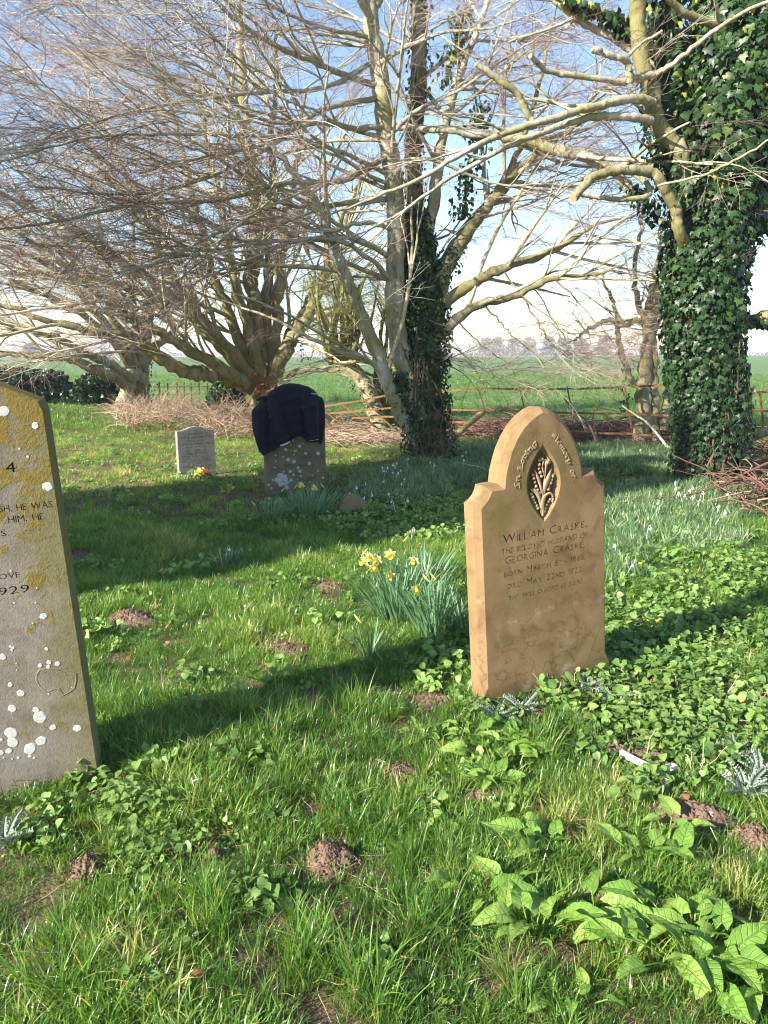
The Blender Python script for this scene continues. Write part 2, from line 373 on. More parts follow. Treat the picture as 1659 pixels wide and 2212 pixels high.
# stone materials
def stone_mat(name, base, light, dark, green, gx=None, yellow=None, speck=.35, veins=False, edge=False):
    k = NT(name); co = k.coord('Object'); a = k.noise(co, 3.5, 6, .6); b = k.noise(co, 60, 6, .7); c = k.noise(co, 9, 5, .6, .6); g = k.noise(co, 2.4, 4)
    cc = k.mix(k.ramp(a, [(.35, 0.), (.68, 1.)]), base, light); cc = k.mix(k.ramp(c, [(.5, 0.), (.72, .75)]), cc, dark)
    cc = k.mix(k.ramp(g, [(.5, 0.), (.7, .6)]), cc, green); cc = k.mix(speck, cc, k.mix(b, (.45, .43, .4), (1.5, 1.5, 1.5)), 'MULTIPLY')
    if veins:
        v = k.n('TexVoronoi', feature='DISTANCE_TO_EDGE'); v.inputs['Scale'].default_value = 3.2; wv = k.n('VectorMath', operation='ADD'); k.l(co, wv.inputs[0]); nz = k.n('TexNoise'); nz.inputs['Scale'].default_value = 5; nz.inputs['Detail'].default_value = 5; k.l(co, nz.inputs['Vector'])
        k.l(nz.outputs['Color'], wv.inputs[1]); k.l(wv.outputs[0], v.inputs['Vector'])
        ve = k.ramp(v.outputs['Distance'], [(0., 1.), (.045, 0.)]); sep = k.n('SeparateXYZ'); k.l(co, sep.inputs[0]); msk = k.ramp(sep.outputs['Z'], [(.15, 1.), (.62, 0.)])
        msk = k.math('MULTIPLY', msk, k.ramp(k.noise(co, 4, 3), [(.38, 0.), (.5, 1.)])); cc = k.mix(k.math('MULTIPLY', k.math('MULTIPLY', ve, msk), .55), cc, (.07, .04, .02))
        pale = k.ramp(k.noise(co, 7, 5, .65), [(.6, 0.), (.68, .8)]); pm = k.ramp(sep.outputs['Z'], [(.45, 1.), (.6, .1)]); cc = k.mix(k.math('MULTIPLY', pale, pm), cc, (.33, .26, .2))
    if edge:
        sx_ = k.n('SeparateXYZ'); k.l(co, sx_.inputs[0]); ex = k.ramp(k.math('ADD', sx_.outputs['X'], k.math('MULTIPLY', k.noise(co, 8, 4), .2)), [(.28, 0.), (.46, .8)]); cc = k.mix(ex, cc, k.mix(b, (.07, .07, .018), (.19, .17, .05)))
    if veins:
        sx_ = k.n('SeparateXYZ'); k.l(co, sx_.inputs[0]); d1 = k.math('ABSOLUTE', k.math('SUBTRACT', sx_.outputs['X'], .125)); d2 = k.math('ABSOLUTE', k.math('SUBTRACT', sx_.outputs['Z'], .86)); dd = k.math('ADD', d1, k.math('ADD', k.math('MULTIPLY', d2, .5), k.math('MULTIPLY', k.noise(co, 12, 4), .12))); cc = k.mix(k.ramp(dd, [(.08, .65), (.15, 0.)]), cc, (.13, .115, .02))
        low = k.ramp(k.math('ADD', sx_.outputs['Z'], k.math('MULTIPLY', k.noise(co, 9, 4), .12)), [(.06, .6), (.16, 0.)]); cc = k.mix(low, cc, (.07, .055, .025))
    h = k.math('ADD', b, k.noise(co, 160, 3))
    if yellow:
        y1 = k.noise(co, yellow[0], 6, .7, .4); sep = k.n('SeparateXYZ'); k.l(co, sep.inputs[0])
        zm = k.ramp(k.math('MULTIPLY', sep.outputs['Z'], 1/1.6), yellow[1]); y2 = k.ramp(k.math('ADD', y1, zm), [(.62, 0.), (.68, 1.)])
        cc = k.mix(y2, cc, k.mix(k.noise(co, 55, 5), (.07, .06, .02), (.25, .18, .035))); h = k.math('ADD', h, k.math('MULTIPLY', y2, k.noise(co, 80, 3)))
    k.col(cc); k.rough(.9, .2); k.bump(h, .45, .004); return k.m
M_sand = stone_mat('tan_sandstone', (.205, .125, .056), (.285, .19, .097), (.105, .062, .028), (.13, .12, .04), veins=True, speck=.3)
M_grey = stone_mat('weathered_limestone', (.155, .135, .11), (.235, .21, .18), (.095, .08, .055), (.14, .13, .05), edge=True, yellow=(11, [(.0, .0), (.3, .03), (.55, .10), (.70, .12), (.80, .17), (.9, .22), (.97, .27)]), speck=.9)
M_mid = stone_mat('algae_stained_limestone', (.12, .10, .06), (.18, .16, .11), (.06, .05, .03), (.10, .10, .03))
M_pale = stone_mat('pale_grey_limestone', (.20, .185, .165), (.26, .245, .22), (.14, .13, .10), (.14, .13, .07), speck=.4)
M_foot = stone_mat('brown_footstone', (.19, .14, .085), (.25, .19, .12), (.11, .08, .05), (.14, .12, .05))
M_ltr = simple_mat('letter_cut_shade', (.10, .07, .04), .95, .1, .3, 40, 0); M_ltr2 = simple_mat('lettering_black', (.03, .028, .025), .9, .1, .3, 40, 0)  # sandstone letter floors coloured darker to read as shade in the cuts
M_carve = simple_mat('carved_sandstone', (.33, .235, .14), .85, .2, .25, 25, .2, .002); M_carvd = simple_mat('dark_brown_recess', (.11, .065, .035), .95, .1, .3, 15, .3, .003)  # oval recess floor is a darker brown than the carving
M_lich = simple_mat('white_lichen', (.44, .43, .40), .95, .1, .38, 110, .3, .001)

# ---- the sandstone headstone
fr = Frame((1046, 1532), (1318, 1465), 3.3, 1.7); W_ = .725; hc = W_/2
hs = stone_thing('headstone', 'tan sandstone headstone with pointed arch top and carved lily of the valley oval', 'headstone', fr)
arch = [(.233, 1.0), (.226, 1.045), (.212, 1.09), (.190, 1.145), (.160, 1.195), (.123, 1.24), (.083, 1.272), (.04, 1.296), (.006, 1.3075)]
sh = [(hc, .925)]+[(hc-.074+.074*(1-math.cos(t))-.0, 0) for t in []]
scot = [(hc-.001, .925), (hc-.022, .936), (hc-.045, .957), (hc-.058, .98), (hc-.062, .998)]      # concave shoulder
rt = [(hc, -.25), (hc, .055), (hc, .095), (hc, .5)]+scot+[(.30-.03, 1.0)]+arch
outl = [(hc+x, z) for x, z in rt]+[(hc-x, z) for x, z in rt[::-1]]
ins = [.0, .0, .026, .026]+[.026]*(len(rt)-4); ins = ins+ins[::-1]; inn = inset(outl, ins)
mand = np.array([(.357+sx_*.094*math.sin(math.pi*t)**.85*(1 if True else 1), .80+.345*t) for sx_, ts in ((1, np.linspace(0, 1, 13)[:-1]), (-1, np.linspace(1, 0, 13)[:-1])) for t in ts])
mand_in = np.array([(.357+(x-.357)*.76+.004, .97+(z-.97)*.84) for x, z in mand])
lines = [('WiLLiAM CRASKE,'.replace('i', 'i'), .133, .60, .737, .038, 0, .82), ('THE BELOVED HUSBAND OF', .120, .600, .690, .024, .2, 1), ('GEORGINA CRASKE,', .140, .588, .643, .034, 0, .85),
         ('BORN MARCH 8TH 1865,', .130, .590, .585, .029, 0, .8), ('DIED MAY 22ND 1922.', .148, .578, .528, .029, 0, .8), ('THY WILL O LORD BE DONE.', .150, .575, .474, .021, .2, 1)]
txt = ['William Craske,', 'THE BELOVED HUSBAND OF', 'Georgina Craske,', 'born March 8th 1865,', 'died May 22nd 1922.', 'THY WILL O LORD BE DONE.']
loops = []; per_line = []
for t, (_, x0, x1, b, cp, shr, sm) in zip(txt, lines):
    L = set_line(t, x0, x1, b, cp, shr, sm); per_line.append(L); loops += L
bm = slab_body([(inn, .0005), (outl, .026), (outl, .095)])
join_me(bm, flat_layer(inn, loops+[mand], 0, .0125)); join_me(bm, flat_layer(inn, [mand], .012, .0135))
a = [bm.verts.new((q[0], 0.0002, q[1])) for q in mand]; b = [bm.verts.new((q[0], .022, q[1])) for q in mand_in]
for i in range(len(a)):
    j = (i+1) % len(a); bm.faces.new((a[i], b[i], b[j], a[j]))
link('slab', finish(bm, 'slab', M_sand, False), hs)
def letters(parent, lines_, y0, y1, mat):
    for L in lines_:
        o = link('inscription', None, parent); grp = []
        bb = [(l[:, 0].min(), l[:, 0].max(), l[:, 1].min(), l[:, 1].max()) for l in L]
        for i, l in enumerate(L):
            for g in grp:
                b0 = bb[g[0]]
                if bb[i][0] >= b0[0]-1e-4 and bb[i][1] <= b0[1]+1e-4 and bb[i][2] >= b0[2]-1e-4 and bb[i][3] <= b0[3]+1e-4: g.append(i); break
            else: grp.append([i])
        for g in grp:
            me = flat_layer(L[g[0]], [L[q] for q in g[1:]], y0, y1); me.name = 'letter'; me.materials.append(mat); link('letter', me, o)
letters(hs, per_line, .0110, .0116, M_ltr)
bm = bmesh.new(); bm.faces.new([bm.verts.new((q[0], .0215, q[1])) for q in mand_in]); link('recess_floor', finish(bm, 'recess_floor', M_carvd), hs)
# lily of the valley: stems, bells and leaves inside the oval
zo = lambda x, y: fr.loc(1051.8+x*.15034, 889.2+y*.15034)
def stem_pts(pp, y=.012):
    q = np.array([zo(*p) for p in pp]); return crom(np.stack([q[:, 0], np.full(len(q), y), q[:, 1]], 1), 5)
for pp, r0 in [([(830, 1500), (830, 1220), (800, 1060), (760, 940), (705, 840)], .0035), ([(810, 1440), (780, 1300), (730, 1190), (650, 1120)], .0035), ([(835, 1200), (850, 1000), (870, 800), (900, 720), (850, 700), (820, 800), (850, 930)], .003),
               ([(820, 1500), (830, 1300), (860, 1210), (930, 1180), (970, 1230), (960, 1300)], .006), ([(840, 1180), (880, 1030), (940, 930), (980, 900)], .003)]:
    p_ = stem_pts(pp); V, F = tubes(p_, np.full(len(p_), r0*1.25), 6); link('carved_stem', new_mesh('carved_stem', V, F, M_carve), hs)
for pp, wd in [([(845, 1180), (860, 1060), (905, 950), (950, 820)], .011), ([(800, 1480), (815, 1330), (850, 1220), (920, 1180)], .010), ([(800, 1350), (770, 1220), (720, 1140), (660, 1110)], .007), ([(815, 1200), (790, 1060), (745, 930), (705, 850)], .006), ([(870, 820), (880, 740), (920, 720), (880, 640)], .008)]:
    p_ = stem_pts(pp, .008); n = len(p_); rr = 1.35*wd*np.sin(np.linspace(.25, math.pi, n)); V, F = tubes(p_, np.maximum(rr, .0005), 6); V[:, 1] = .010+(V[:, 1]-.008)*.45; link('carved_leaf', new_mesh('carved_leaf', V, F, M_carve), hs)
bells = [(818, 685), (780, 705), (775, 765), (770, 825), (790, 880), (808, 935), (690, 915), (697, 965), (715, 1020), (730, 1080), (755, 1130), (783, 1175), (662, 1190), (680, 1235), (695, 1275), (715, 1315), (735, 1360), (752, 1395), (970, 935), (955, 985), (937, 1030), (917, 1080), (905, 1120), (930, 1265), (905, 1300), (880, 1345), (862, 1395), (845, 1440)]
bb = bmesh.new(); bmesh.ops.create_icosphere(bb, subdivisions=2, radius=.0105)
for v in bb.verts: v.co.z *= .95; v.co.y *= .8
bell = finish(bb, 'carved_bell', M_carve)
for p in bell.polygons: p.use_smooth = True
for x, y in bells:
    q = zo(x, y); o = link('carved_bell', bell, hs, loc=(q[0], .013, q[1])); s_ = random.uniform(.7, 1.05); o.scale = (s_, s_, s_)
# blackletter round the arch, broad nib strokes cut proud of the face
BL = {'i': [[(-.1, .85), (.05, 1), (.05, .12), (.2, 0)], [(.0, 1.3), (.1, 1.4)]], 'n': [[(-.1, .85), (.05, 1), (.05, 0)], [(.05, .75), (.35, 1), (.45, .8), (.45, .12), (.6, 0)]],
      'o': [[(.05, .85), (.05, .15), (.25, 0), (.48, .2), (.48, .85), (.25, 1), (.05, .85)]], 'v': [[(-.1, 1.1), (.05, .9), (.05, .2), (.25, 0), (.48, .25), (.48, .8), (.25, 1.02), (.08, .85)]],
      'g': [[(.45, 1), (.2, 1), (.03, .8), (.03, .2), (.2, .05), (.45, .2)], [(.6, 1.05), (.45, .9), (.45, -.15), (.25, -.4), (0, -.25)]], 'm': [[(-.1, .85), (.05, 1), (.05, 0)], [(.05, .75), (.3, 1), (.4, .8), (.4, 0)], [(.4, .75), (.65, 1), (.75, .8), (.75, .12), (.9, 0)]],
      'e': [[(.5, .1), (.25, 0), (.05, .2), (.05, .8), (.25, 1), (.42, .8), (.1, .5)]], 'r': [[(-.1, .85), (.05, 1), (.05, .12), (.2, 0)], [(.08, .75), (.3, 1), (.42, .9)]], 'y': [[(-.08, 1.05), (.05, .9), (.05, .2), (.25, .02), (.45, .2)], [(.5, 1.05), (.45, .9), (.45, -.1), (.2, -.4), (.0, -.3)]],
      'f': [[(.45, 1.45), (.25, 1.5), (.1, 1.3), (.1, .1), (-.02, 0)], [(-.1, .95), (.4, .95)]], 'I': [[(.5, 1.6), (.25, 1.7), (.2, 1.5), (.25, .2), (.0, 0), (-.15, .12)], [(.0, 1.55), (.55, 1.75)], [(.1, .0), (.5, .05)]],
      'L': [[(.5, 1.75), (.25, 1.6), (.2, 1.4), (.2, .15), (0, 0)], [(0, .05), (.35, .02), (.7, .15)], [(.0, 1.5), (.3, 1.75)], [(.35, 1.2), (.4, .6)]], 'M': [[(0, .0), (.15, .3), (.12, 1.4), (.3, 1.7), (.5, 1.4), (.5, .2), (.35, 0)], [(.5, 1.3), (.75, 1.65), (.95, 1.35), (.95, .15), (1.15, 0)], [(-.1, 1.3), (.12, 1.5)], [(.3, 1.2), (.3, .4)]]}
BW = {'i': .38, 'n': .75, 'o': .66, 'v': .66, 'g': .72, 'm': 1.08, 'e': .62, 'r': .6, 'y': .68, 'f': .55, 'I': .75, 'L': .8, 'M': 1.3}
def blackletter(word, path, xh, flip=False):
    q = np.array([zo(*p) for p in path]); q = crom(np.column_stack([q, np.zeros(len(q))]), 8)[:, :2]
    seg = np.r_[0, np.cumsum(np.linalg.norm(np.diff(q, axis=0), axis=1))]; tot = sum(BW[c] for c in word)*xh; kx = seg[-1]/tot; m = MB(); x = .1*xh; e = 0
    for c in word:
        xc = x+.5*BW[c]*xh; s_ = xc*kx; px = np.interp(s_, seg, q[:, 0]); pz = np.interp(s_, seg, q[:, 1]); s2 = s_+.002
        d = np.array([np.interp(s2, seg, q[:, 0])-px, np.interp(s2, seg, q[:, 1])-pz]); d /= np.linalg.norm(d)+1e-9; nn = np.array([-d[1], d[0]])
        nib = np.array([.085, .10])
        for st in BL[c]:
            for p0, p1 in zip(st[:-1], st[1:]):
                p0 = np.array(p0, float); p1 = np.array(p1, float); e += 1
                qd = [p0-nib, p0+nib, p1+nib, p1-nib]; pts = [((a_[0]-BW[c]*.4)*xh*kx*d+a_[1]*xh*nn+np.array([px, pz])) for a_ in qd]
                y0 = -.0022-.00004*e; V = [[t_[0], y0, t_[1]] for t_ in pts]+[[t_[0], .0008, t_[1]] for t_ in pts]
                m.add(V, [[0, 1, 2, 3], [0, 4, 5, 1], [1, 5, 6, 2], [2, 6, 7, 3], [3, 7, 4, 0]])
        x += BW[c]*xh
    link('inscription', m.mesh('inscription', M_carve, False), hs)
blackletter('In', [(470, 1095), (462, 1010), (470, 925)], .0145); blackletter('Loving', [(500, 870), (525, 740), (570, 640), (640, 550), (712, 470)], .0145)
blackletter('Memory', [(905, 345), (985, 425), (1060, 530), (1125, 650), (1160, 755)], .0145); blackletter('of', [(1190, 835), (1210, 900), (1222, 960)], .0145)

# ---- the leaning lichen-covered headstone at the left
fl = Frame((0, 1733), (213, 1702), 3, -1.5)
hl = stone_thing('headstone', 'tall brown headstone leaning at the left edge, covered in orange and white lichen', 'headstone', fl)
xr = .337; outl = [(-.43, -.3), (xr, -.3), (xr+.0, 1.355), (xr-.012, 1.388), (-.046, 1.575), (-.418, 1.388), (-.43, 1.355)]
inn = inset(outl, .006); L1 = set_line('SH, HE WAS', .158, .318, 1.038, .0215); L2 = set_line('HIM, HE', .178, .287, 1.000, .0215); L3 = set_line('S.', .150, .176, .958, .018)
L4 = set_line('OVE', .122, .186, .812, .019); L5 = set_line('929', .112, .208, .757, .027); L6 = set_line('4', .196, .226, 1.165, .033)
allL = [L1, L2, L3, L4, L5, L6]; bm = slab_body([(inn, .0005), (outl, .007), (outl, .115)]); join_me(bm, flat_layer(inn, sum(allL, []), 0, .0065)); join_me(bm, flat_layer(inn, [], .006, .0075))
link('slab', finish(bm, 'slab', M_grey, False), hl)
letters(hl, allL, .0050, .0056, M_ltr2)
sp = [(20, 175, 27), (178, 248, 17), (240, 555, 25), (72, 1140, 6), (220, 1207, 18), (185, 1065, 5), (52, 1360, 7), (66, 1366, 8), (60, 1378, 7), (15, 1412, 18), (235, 1372, 10), (202, 1456, 12), (247, 1440, 13), (243, 1462, 11), (290, 1447, 14), (52, 1552, 13), (105, 1595, 20), (62, 1672, 22), (182, 1680, 18), (202, 1717, 35), (268, 1767, 17), (390, 1772, 22), (57, 1795, 33), (65, 1842, 30), (45, 1886, 17), (5, 1895, 15), (5, 1828, 10), (208, 1835, 28), (152, 1875, 33), (150, 1912, 10), (172, 1920, 8), (92, 1920, 8), (62, 1926, 5), (55, 978, 6), (140, 405, 7), (98, 365, 6), (85, 1478, 4), (83, 1445, 4), (165, 1243, 5), (180, 1140, 5), (245, 1598, 5), (362, 1565, 4), (20, 1920, 5)]
lichen(hl, M_lich, [tuple(fl.loc(x*.4289, 813.3+y*.4289))+(q*.00066,) for x, y, q in sp], seed=3)
# a flaked hollow on the face
fz = [(185, 1500), (200, 1478), (240, 1470), (290, 1475), (335, 1498), (383, 1495), (385, 1530), (375, 1570), (350, 1590), (320, 1605), (300, 1570), (270, 1575), (235, 1590), (200, 1560), (183, 1530)]
q = np.array([fl.loc(x*.4289, 813.3+y*.4289) for x, y in fz]); c = q.mean(0); m = MB(); n = len(q)
V = [[c[0], -.0002, c[1]]]+[[c[0]+(p_[0]-c[0])*.93, -.0006, c[1]+(p_[1]-c[1])*.93] for p_ in q]+[[p_[0], -.0018, p_[1]] for p_ in q]+[[c[0]+(p_[0]-c[0])*1.07, .0006, c[1]+(p_[1]-c[1])*1.07] for p_ in q]
m.add(V, [[0, 1+(i+1) % n, 1+i] for i in range(n)]); m.add(V, [[1+i, 1+(i+1) % n, 1+n+(i+1) % n, 1+n+i] for i in range(n)]+[[1+n+i, 1+n+(i+1) % n, 1+2*n+(i+1) % n, 1+2*n+i] for i in range(n)])
link('flaked_patch', m.mesh('flaked_patch', M_grey, False), hl)

# ---- the headstone with the jacket
fj = Frame((575, 1068), (703, 1062), .5, 0)
hj = stone_thing('headstone', 'dark round-topped headstone with white lichen spots, under the navy jacket', 'headstone', fj)
rt = [(.345, -.3), (.345, 1.0), (.315, 1.02), (.300, 1.045), (.26, 1.10), (.20, 1.145), (.13, 1.175), (.06, 1.19)]
outl = [(.345+x, z) for x, z in rt]+[(.345-x, z) for x, z in rt[::-1]]; inn = inset(outl, .02)
bm = slab_body([(inn, 0), (outl, .02), (outl, .10)]); bm.faces.new([v for v in list(bm.verts)[:len(inn)]])
link('slab', finish(bm, 'slab', M_mid), hj)
sp = []; rr = np.random.default_rng(5)
cj = lambda x, y: fj.loc(531.4+x*.11766, 813.3+y*.11766)
for x, y, q in [(865, 1175, 22), (985, 1278, 32), (822, 1258, 14), (730, 1340, 32), (822, 1355, 14), (888, 1370, 18), (918, 1360, 16), (1095, 1410, 26), (1325, 1410, 40), (546, 1450, 18), (680, 1475, 18), (878, 1442, 13), (775, 1528, 36), (880, 1560, 36), (1165, 1595, 33), (550, 1558, 16), (1040, 1225, 14), (1380, 1190, 8), (985, 1135, 14)]: sp.append(tuple(cj(x, y))+(q*.00062,))
c3 = lambda x, y: fj.loc(325.3+x*.3268, 759+y*.3268)
for x, y, q in [(922, 793, 11), (975, 770, 10), (988, 793, 12), (880, 795, 6), (822, 768, 6), (945, 815, 9), (810, 850, 8), (780, 883, 10), (800, 905, 8), (992, 825, 8), (1108, 790, 6), (1070, 820, 6), (1140, 835, 9), (970, 845, 5), (1055, 865, 5)]+[(rr.normal(885, 26), rr.normal(845, 22), rr.uniform(9, 17)) for _ in range(26)]: sp.append(tuple(c3(x, y))+(q*.0017,))
lichen(hj, simple_mat('grey_lichen', (.36, .37, .36), .95, .1, .2, 50, .4, .003), sp, seed=9)
# jacket: body sheet folded over the stone, two sleeves, collar, hem
kj = NT('navy_softshell'); nz = kj.noise(kj.coord('Object'), 14, 5); kj.col(kj.mix(nz, (.0022, .003, .009), (.0045, .006, .016))); kj.rough(.75, .25); kj.bump(kj.noise(kj.coord('Object', (1, 1, .4)), 9, 4), .5, .03); kj.b.inputs['Sheen Weight'].default_value = .03; M_jack = kj.m
M_cuff = simple_mat('pale_lining', (.5, .5, .52), .7); M_blk = simple_mat('black_knit', (.008, .008, .01), .9)
jk = link('jacket', None, None, 'navy blue jacket draped over the round-topped headstone with sleeves hanging down', 'jacket'); jk.matrix_world = fj.M
JX = lambda cx: -.018+(cx-311)*.00066
JZ = lambda cy_: .446+(1442-cy_)*.000589
top = np.array([(155, 720), (165, 610), (200, 560), (250, 515), (330, 430), (380, 385), (450, 300), (520, 232), (580, 190), (650, 155), (730, 130), (820, 116), (960, 133), (1120, 185), (1220, 250), (1270, 320), (1295, 365), (1355, 395), (1385, 470), (1400, 620)], float)
bot = np.array([(155, 740), (172, 1000), (230, 1250), (270, 1400), (311, 1445), (400, 1395), (570, 1295), (740, 1185), (860, 1112), (980, 1100), (1040, 1205), (1150, 1220), (1240, 1225), (1290, 1268), (1340, 1180), (1370, 1100), (1395, 900), (1400, 660)], float)
nu, nv = 84, 44; us = 155+(1400-155)*(.5-.5*np.cos(np.linspace(0, math.pi, nu))); V = []
for iu, cx in enumerate(us):
    t = np.interp(cx, top[:, 0], top[:, 1]); b = np.interp(cx, bot[:, 0], bot[:, 1]); e = 1-abs(2*(cx-155)/1245-1)**5; X = JX(cx)
    for sd in (0, 1):
        for iv in range(nv):
            s_ = iv/(nv-1); cyv = t+(b-t)*s_; Z = JZ(cyv)
            fold = .020*math.sin(cx*.021+1.2+s_*1.5)*min(1, s_*3)+.013*math.sin(cx*.052+s_*2.2)*s_-.03*math.exp(-((cx-872)/45)**2)*min(1, s_*2.5)*(1.2-s_)+.006*math.sin(cyv*.03+cx*.01)
            dome = .052*(1-(1-min(1, s_/.16))**2)**.5
            yf = -(dome+fold*1.0+.012)*e**.5 if sd == 0 else .10+(dome*.7+.5*fold)*e**.5
            ymid = .045; y = ymid+(yf-ymid)*(e**.35)*min(1, .12+(s_*14)**.6)
            V.append((X, y, Z))
V = np.array(V).reshape(nu, 2, nv, 3); m = MB()
for sd in (0, 1):
    i = np.arange(nu-1)[:, None]*nv+np.arange(nv-1)[None]; F = np.stack([i, i+1, i+nv+1, i+nv], -1).reshape(-1, 4); m.add(V[:, sd].reshape(-1, 3), F if sd == 0 else F[:, ::-1])
link('jacket_body', m.mesh('jacket_body', M_jack), jk)
def sleeve(pts, rad, seed):
    p_ = crom([(JX(a_), y_, JZ(b_)) for a_, b_, y_ in pts], 8); r_ = np.interp(np.linspace(0, 1, len(p_)), np.linspace(0, 1, len(rad)), rad)*.00064; V, F = tubes(p_, r_, 20)
    n = len(p_); V = V.reshape(n, 20, 3); rg = np.random.default_rng(seed)
    for i in range(n):
        wr = 1+.07*math.sin(i*1.15+seed)+.045*np.sin(np.arange(20)*.9+i*.8)+.03*rg.normal()
        V[i] = p_[i]+(V[i]-p_[i])*np.stack([np.ones(20), np.full(20, .55), np.ones(20)], 1)*np.asarray(wr)[:, None]
    return V.reshape(-1, 3), F, p_
V, F, p_ = sleeve([(480, 360, -.035), (500, 520, -.085), (530, 720, -.10), (585, 960, -.10), (640, 1130, -.10), (668, 1215, -.10)], [60, 105, 112, 120, 108, 92], 2)
link('sleeve', new_mesh('sleeve', V, F, M_jack), jk)
V, F, q_ = sleeve([(1060, 230, -.03), (1080, 400, -.085), (1110, 640, -.10), (1130, 880, -.10), (1145, 1050, -.10), (1155, 1140, -.105)], [90, 145, 142, 122, 108, 92], 5)
link('sleeve', new_mesh('sleeve', V, F, M_jack), jk)
def ring(a, b, r, r2, mat, nm, fl_=.6):
    pts = np.array([a, b]); V, F = tubes(pts, np.array([r, r2]), 20); c_ = pts.mean(0); V[:, 1] = c_[1]+(V[:, 1]-c_[1])*fl_; link(nm, new_mesh(nm, V, F, mat), jk)
a, b = p_[-2], p_[-1]; d = (b-a)/np.linalg.norm(b-a); ring(b-d*.004, b+d*.014, .060, .058, M_cuff, 'cuff')
a, b = q_[-2], q_[-1]; d = (b-a)/np.linalg.norm(b-a); ring(b-d*.003, b+d*.02, .062, .056, M_blk, 'cuff'); ring(b+d*.0205, b+d*.023, .056, .056, M_cuff, 'cuff_edge')
p_ = crom([(JX(250), .02, JZ(420)), (JX(300), .0, JZ(395)), (JX(370), -.01, JZ(385)), (JX(430), .0, JZ(400))], 5); V, F = tubes(p_, np.linspace(.012, .034, len(p_)), 10); link('collar', new_mesh('collar', V, F, M_jack), jk)
p_ = crom([(JX(262), -.085, JZ(560)), (JX(250), -.09, JZ(760)), (JX(275), -.09, JZ(1000)), (JX(310), -.08, JZ(1250))], 5); V, F = tubes(p_, np.full(len(p_), .004), 6); link('zip', new_mesh('zip', V, F, M_blk), jk)
m = MB()
for i, (wd_) in enumerate([7, 9, 6, 8, 7, 9, 8]): m.add(*box(JX(1122+i*13), JX(1122+i*13+wd_), -.176, -.172, JZ(312+i*1.6), JZ(290+i*1.6)))
lg = link('chest_logo', m.mesh('chest_logo', M_cuff, False), jk)

# ---- small pale headstone
fn = Frame((388, 1031), (467, 1024), 0, 1)
hn = stone_thing('headstone', 'small pale grey headstone with curved top and black lettering, on the sunny grass at left', 'headstone', fn)
tp = [(.0, .583), (.06, .588), (.12, .605), (.18, .628), (.245, .636)]; outl = [(0, -.1), (.49, -.1)]+[(.49-x, z) for x, z in tp]+[(x, z) for x, z in tp[:-1][::-1]]
nl = ['IN', 'LOVING MEMORY OF', 'ROSE & JOHN NEWTON', 'PASSED AWAY', '18TH NOVEMBER 1959', 'AGED 56 YEARS.', '29TH MAY 1960', 'AGED 87 YEARS.', 'FATHER IN THY GRACIOUS', 'KEEPING LEAVE WE NOW', 'OUR LOVED ONES SLEEPING', 'ALSO DAUGHTER', 'WINIFRED H. NEWTON', '19TH']
wd = [.04, .33, .43, .24, .36, .28, .26, .28, .38, .37, .41, .26, .38, .3]; hh = [.024, .026, .032, .024, .026, .026, .024, .026, .022, .022, .022, .02, .03, .024]
zz = [.572, .530, .482, .442, .400, .358, .317, .277, .240, .210, .180, .152, .108, .068]; per = [set_line(t, .245-a_/2, .245+a_/2, z, h_) for t, a_, z, h_ in zip(nl, wd, zz, hh)]; per[-1] = set_line('19TH', .36, .45, .068, .026)
nn = inset(outl, .003); bm = slab_body([(nn, .0005), (outl, .004), (outl, .075)]); join_me(bm, flat_layer(nn, sum(per, []), 0, .0045)); join_me(bm, flat_layer(nn, [], .004, .0055))
link('slab', finish(bm, 'slab', M_pale, False), hn)
for L in per:
    me = flat_layer(L[0], L[1:], .0030, .0036); me.materials.append(M_ltr2); link('inscription', me, hn)
bm = bmesh.new(); V, F = box(-.035, .13, -.07, .1, -.05, .035); vv = [bm.verts.new(q) for q in V]; [bm.faces.new([vv[i] for i in f]) for f in F]; bmesh.ops.bevel(bm, geom=bm.edges[:], offset=.006, segments=1, affect='EDGES'); link('plinth', finish(bm, 'plinth', M_pale), hn)

# ---- footstone
ff = Frame((733, 1122), (797, 1115), 0, 2)
hf = stone_thing('footstone', 'small brown pointed footstone low in the shade beside the daffodil leaves', 'footstone', ff, None)
rt = [(.158, -.15), (.158, .07), (.150, .115), (.122, .16), (.075, .20), (.025, .228)]; outl = [(.158+x, z) for x, z in rt]+[(.158-x, z) for x, z in rt[::-1]]; nn = inset(outl, .008)
bm = slab_body([(nn, 0), (outl, .009), (outl, .065)]); bm.faces.new([v for v in list(bm.verts)[:len(nn)]]); link('slab', finish(bm, 'slab', M_foot), hf)
# ------------------------------------------------------------------ trees
M_limb = bark_mat('beech_bark', (.20, .18, .11), (.40, .36, .26), (.19, .175, .06), 2.2, .9)
M_limbp = bark_mat('pale_bark', (.30, .27, .21), (.52, .48, .40), (.24, .23, .08), 1.6, .45)
M_br = bark_mat('branch_bark', (.36, .32, .24), (.60, .56, .46), (.33, .31, .14), 1.5, .5)
M_trunk = bark_mat('rough_trunk_bark', (.30, .24, .16), (.46, .39, .28), (.15, .16, .05), 2.5, .6)
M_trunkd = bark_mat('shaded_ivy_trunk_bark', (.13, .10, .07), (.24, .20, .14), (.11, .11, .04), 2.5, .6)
M_moss = bark_mat('mossy_stem_bark', (.15, .14, .05), (.26, .24, .11), (.17, .18, .04), 3, 1.2)
k = NT('twig_bark'); tt = k.attr('tint', True); k.col(k.ramp(tt, [(0., (.09, .045, .042)), (.4, (.22, .125, .10)), (.7, (.38, .29, .21)), (1., (.55, .50, .40))])); k.rough(.7, .25); M_twig = k.m
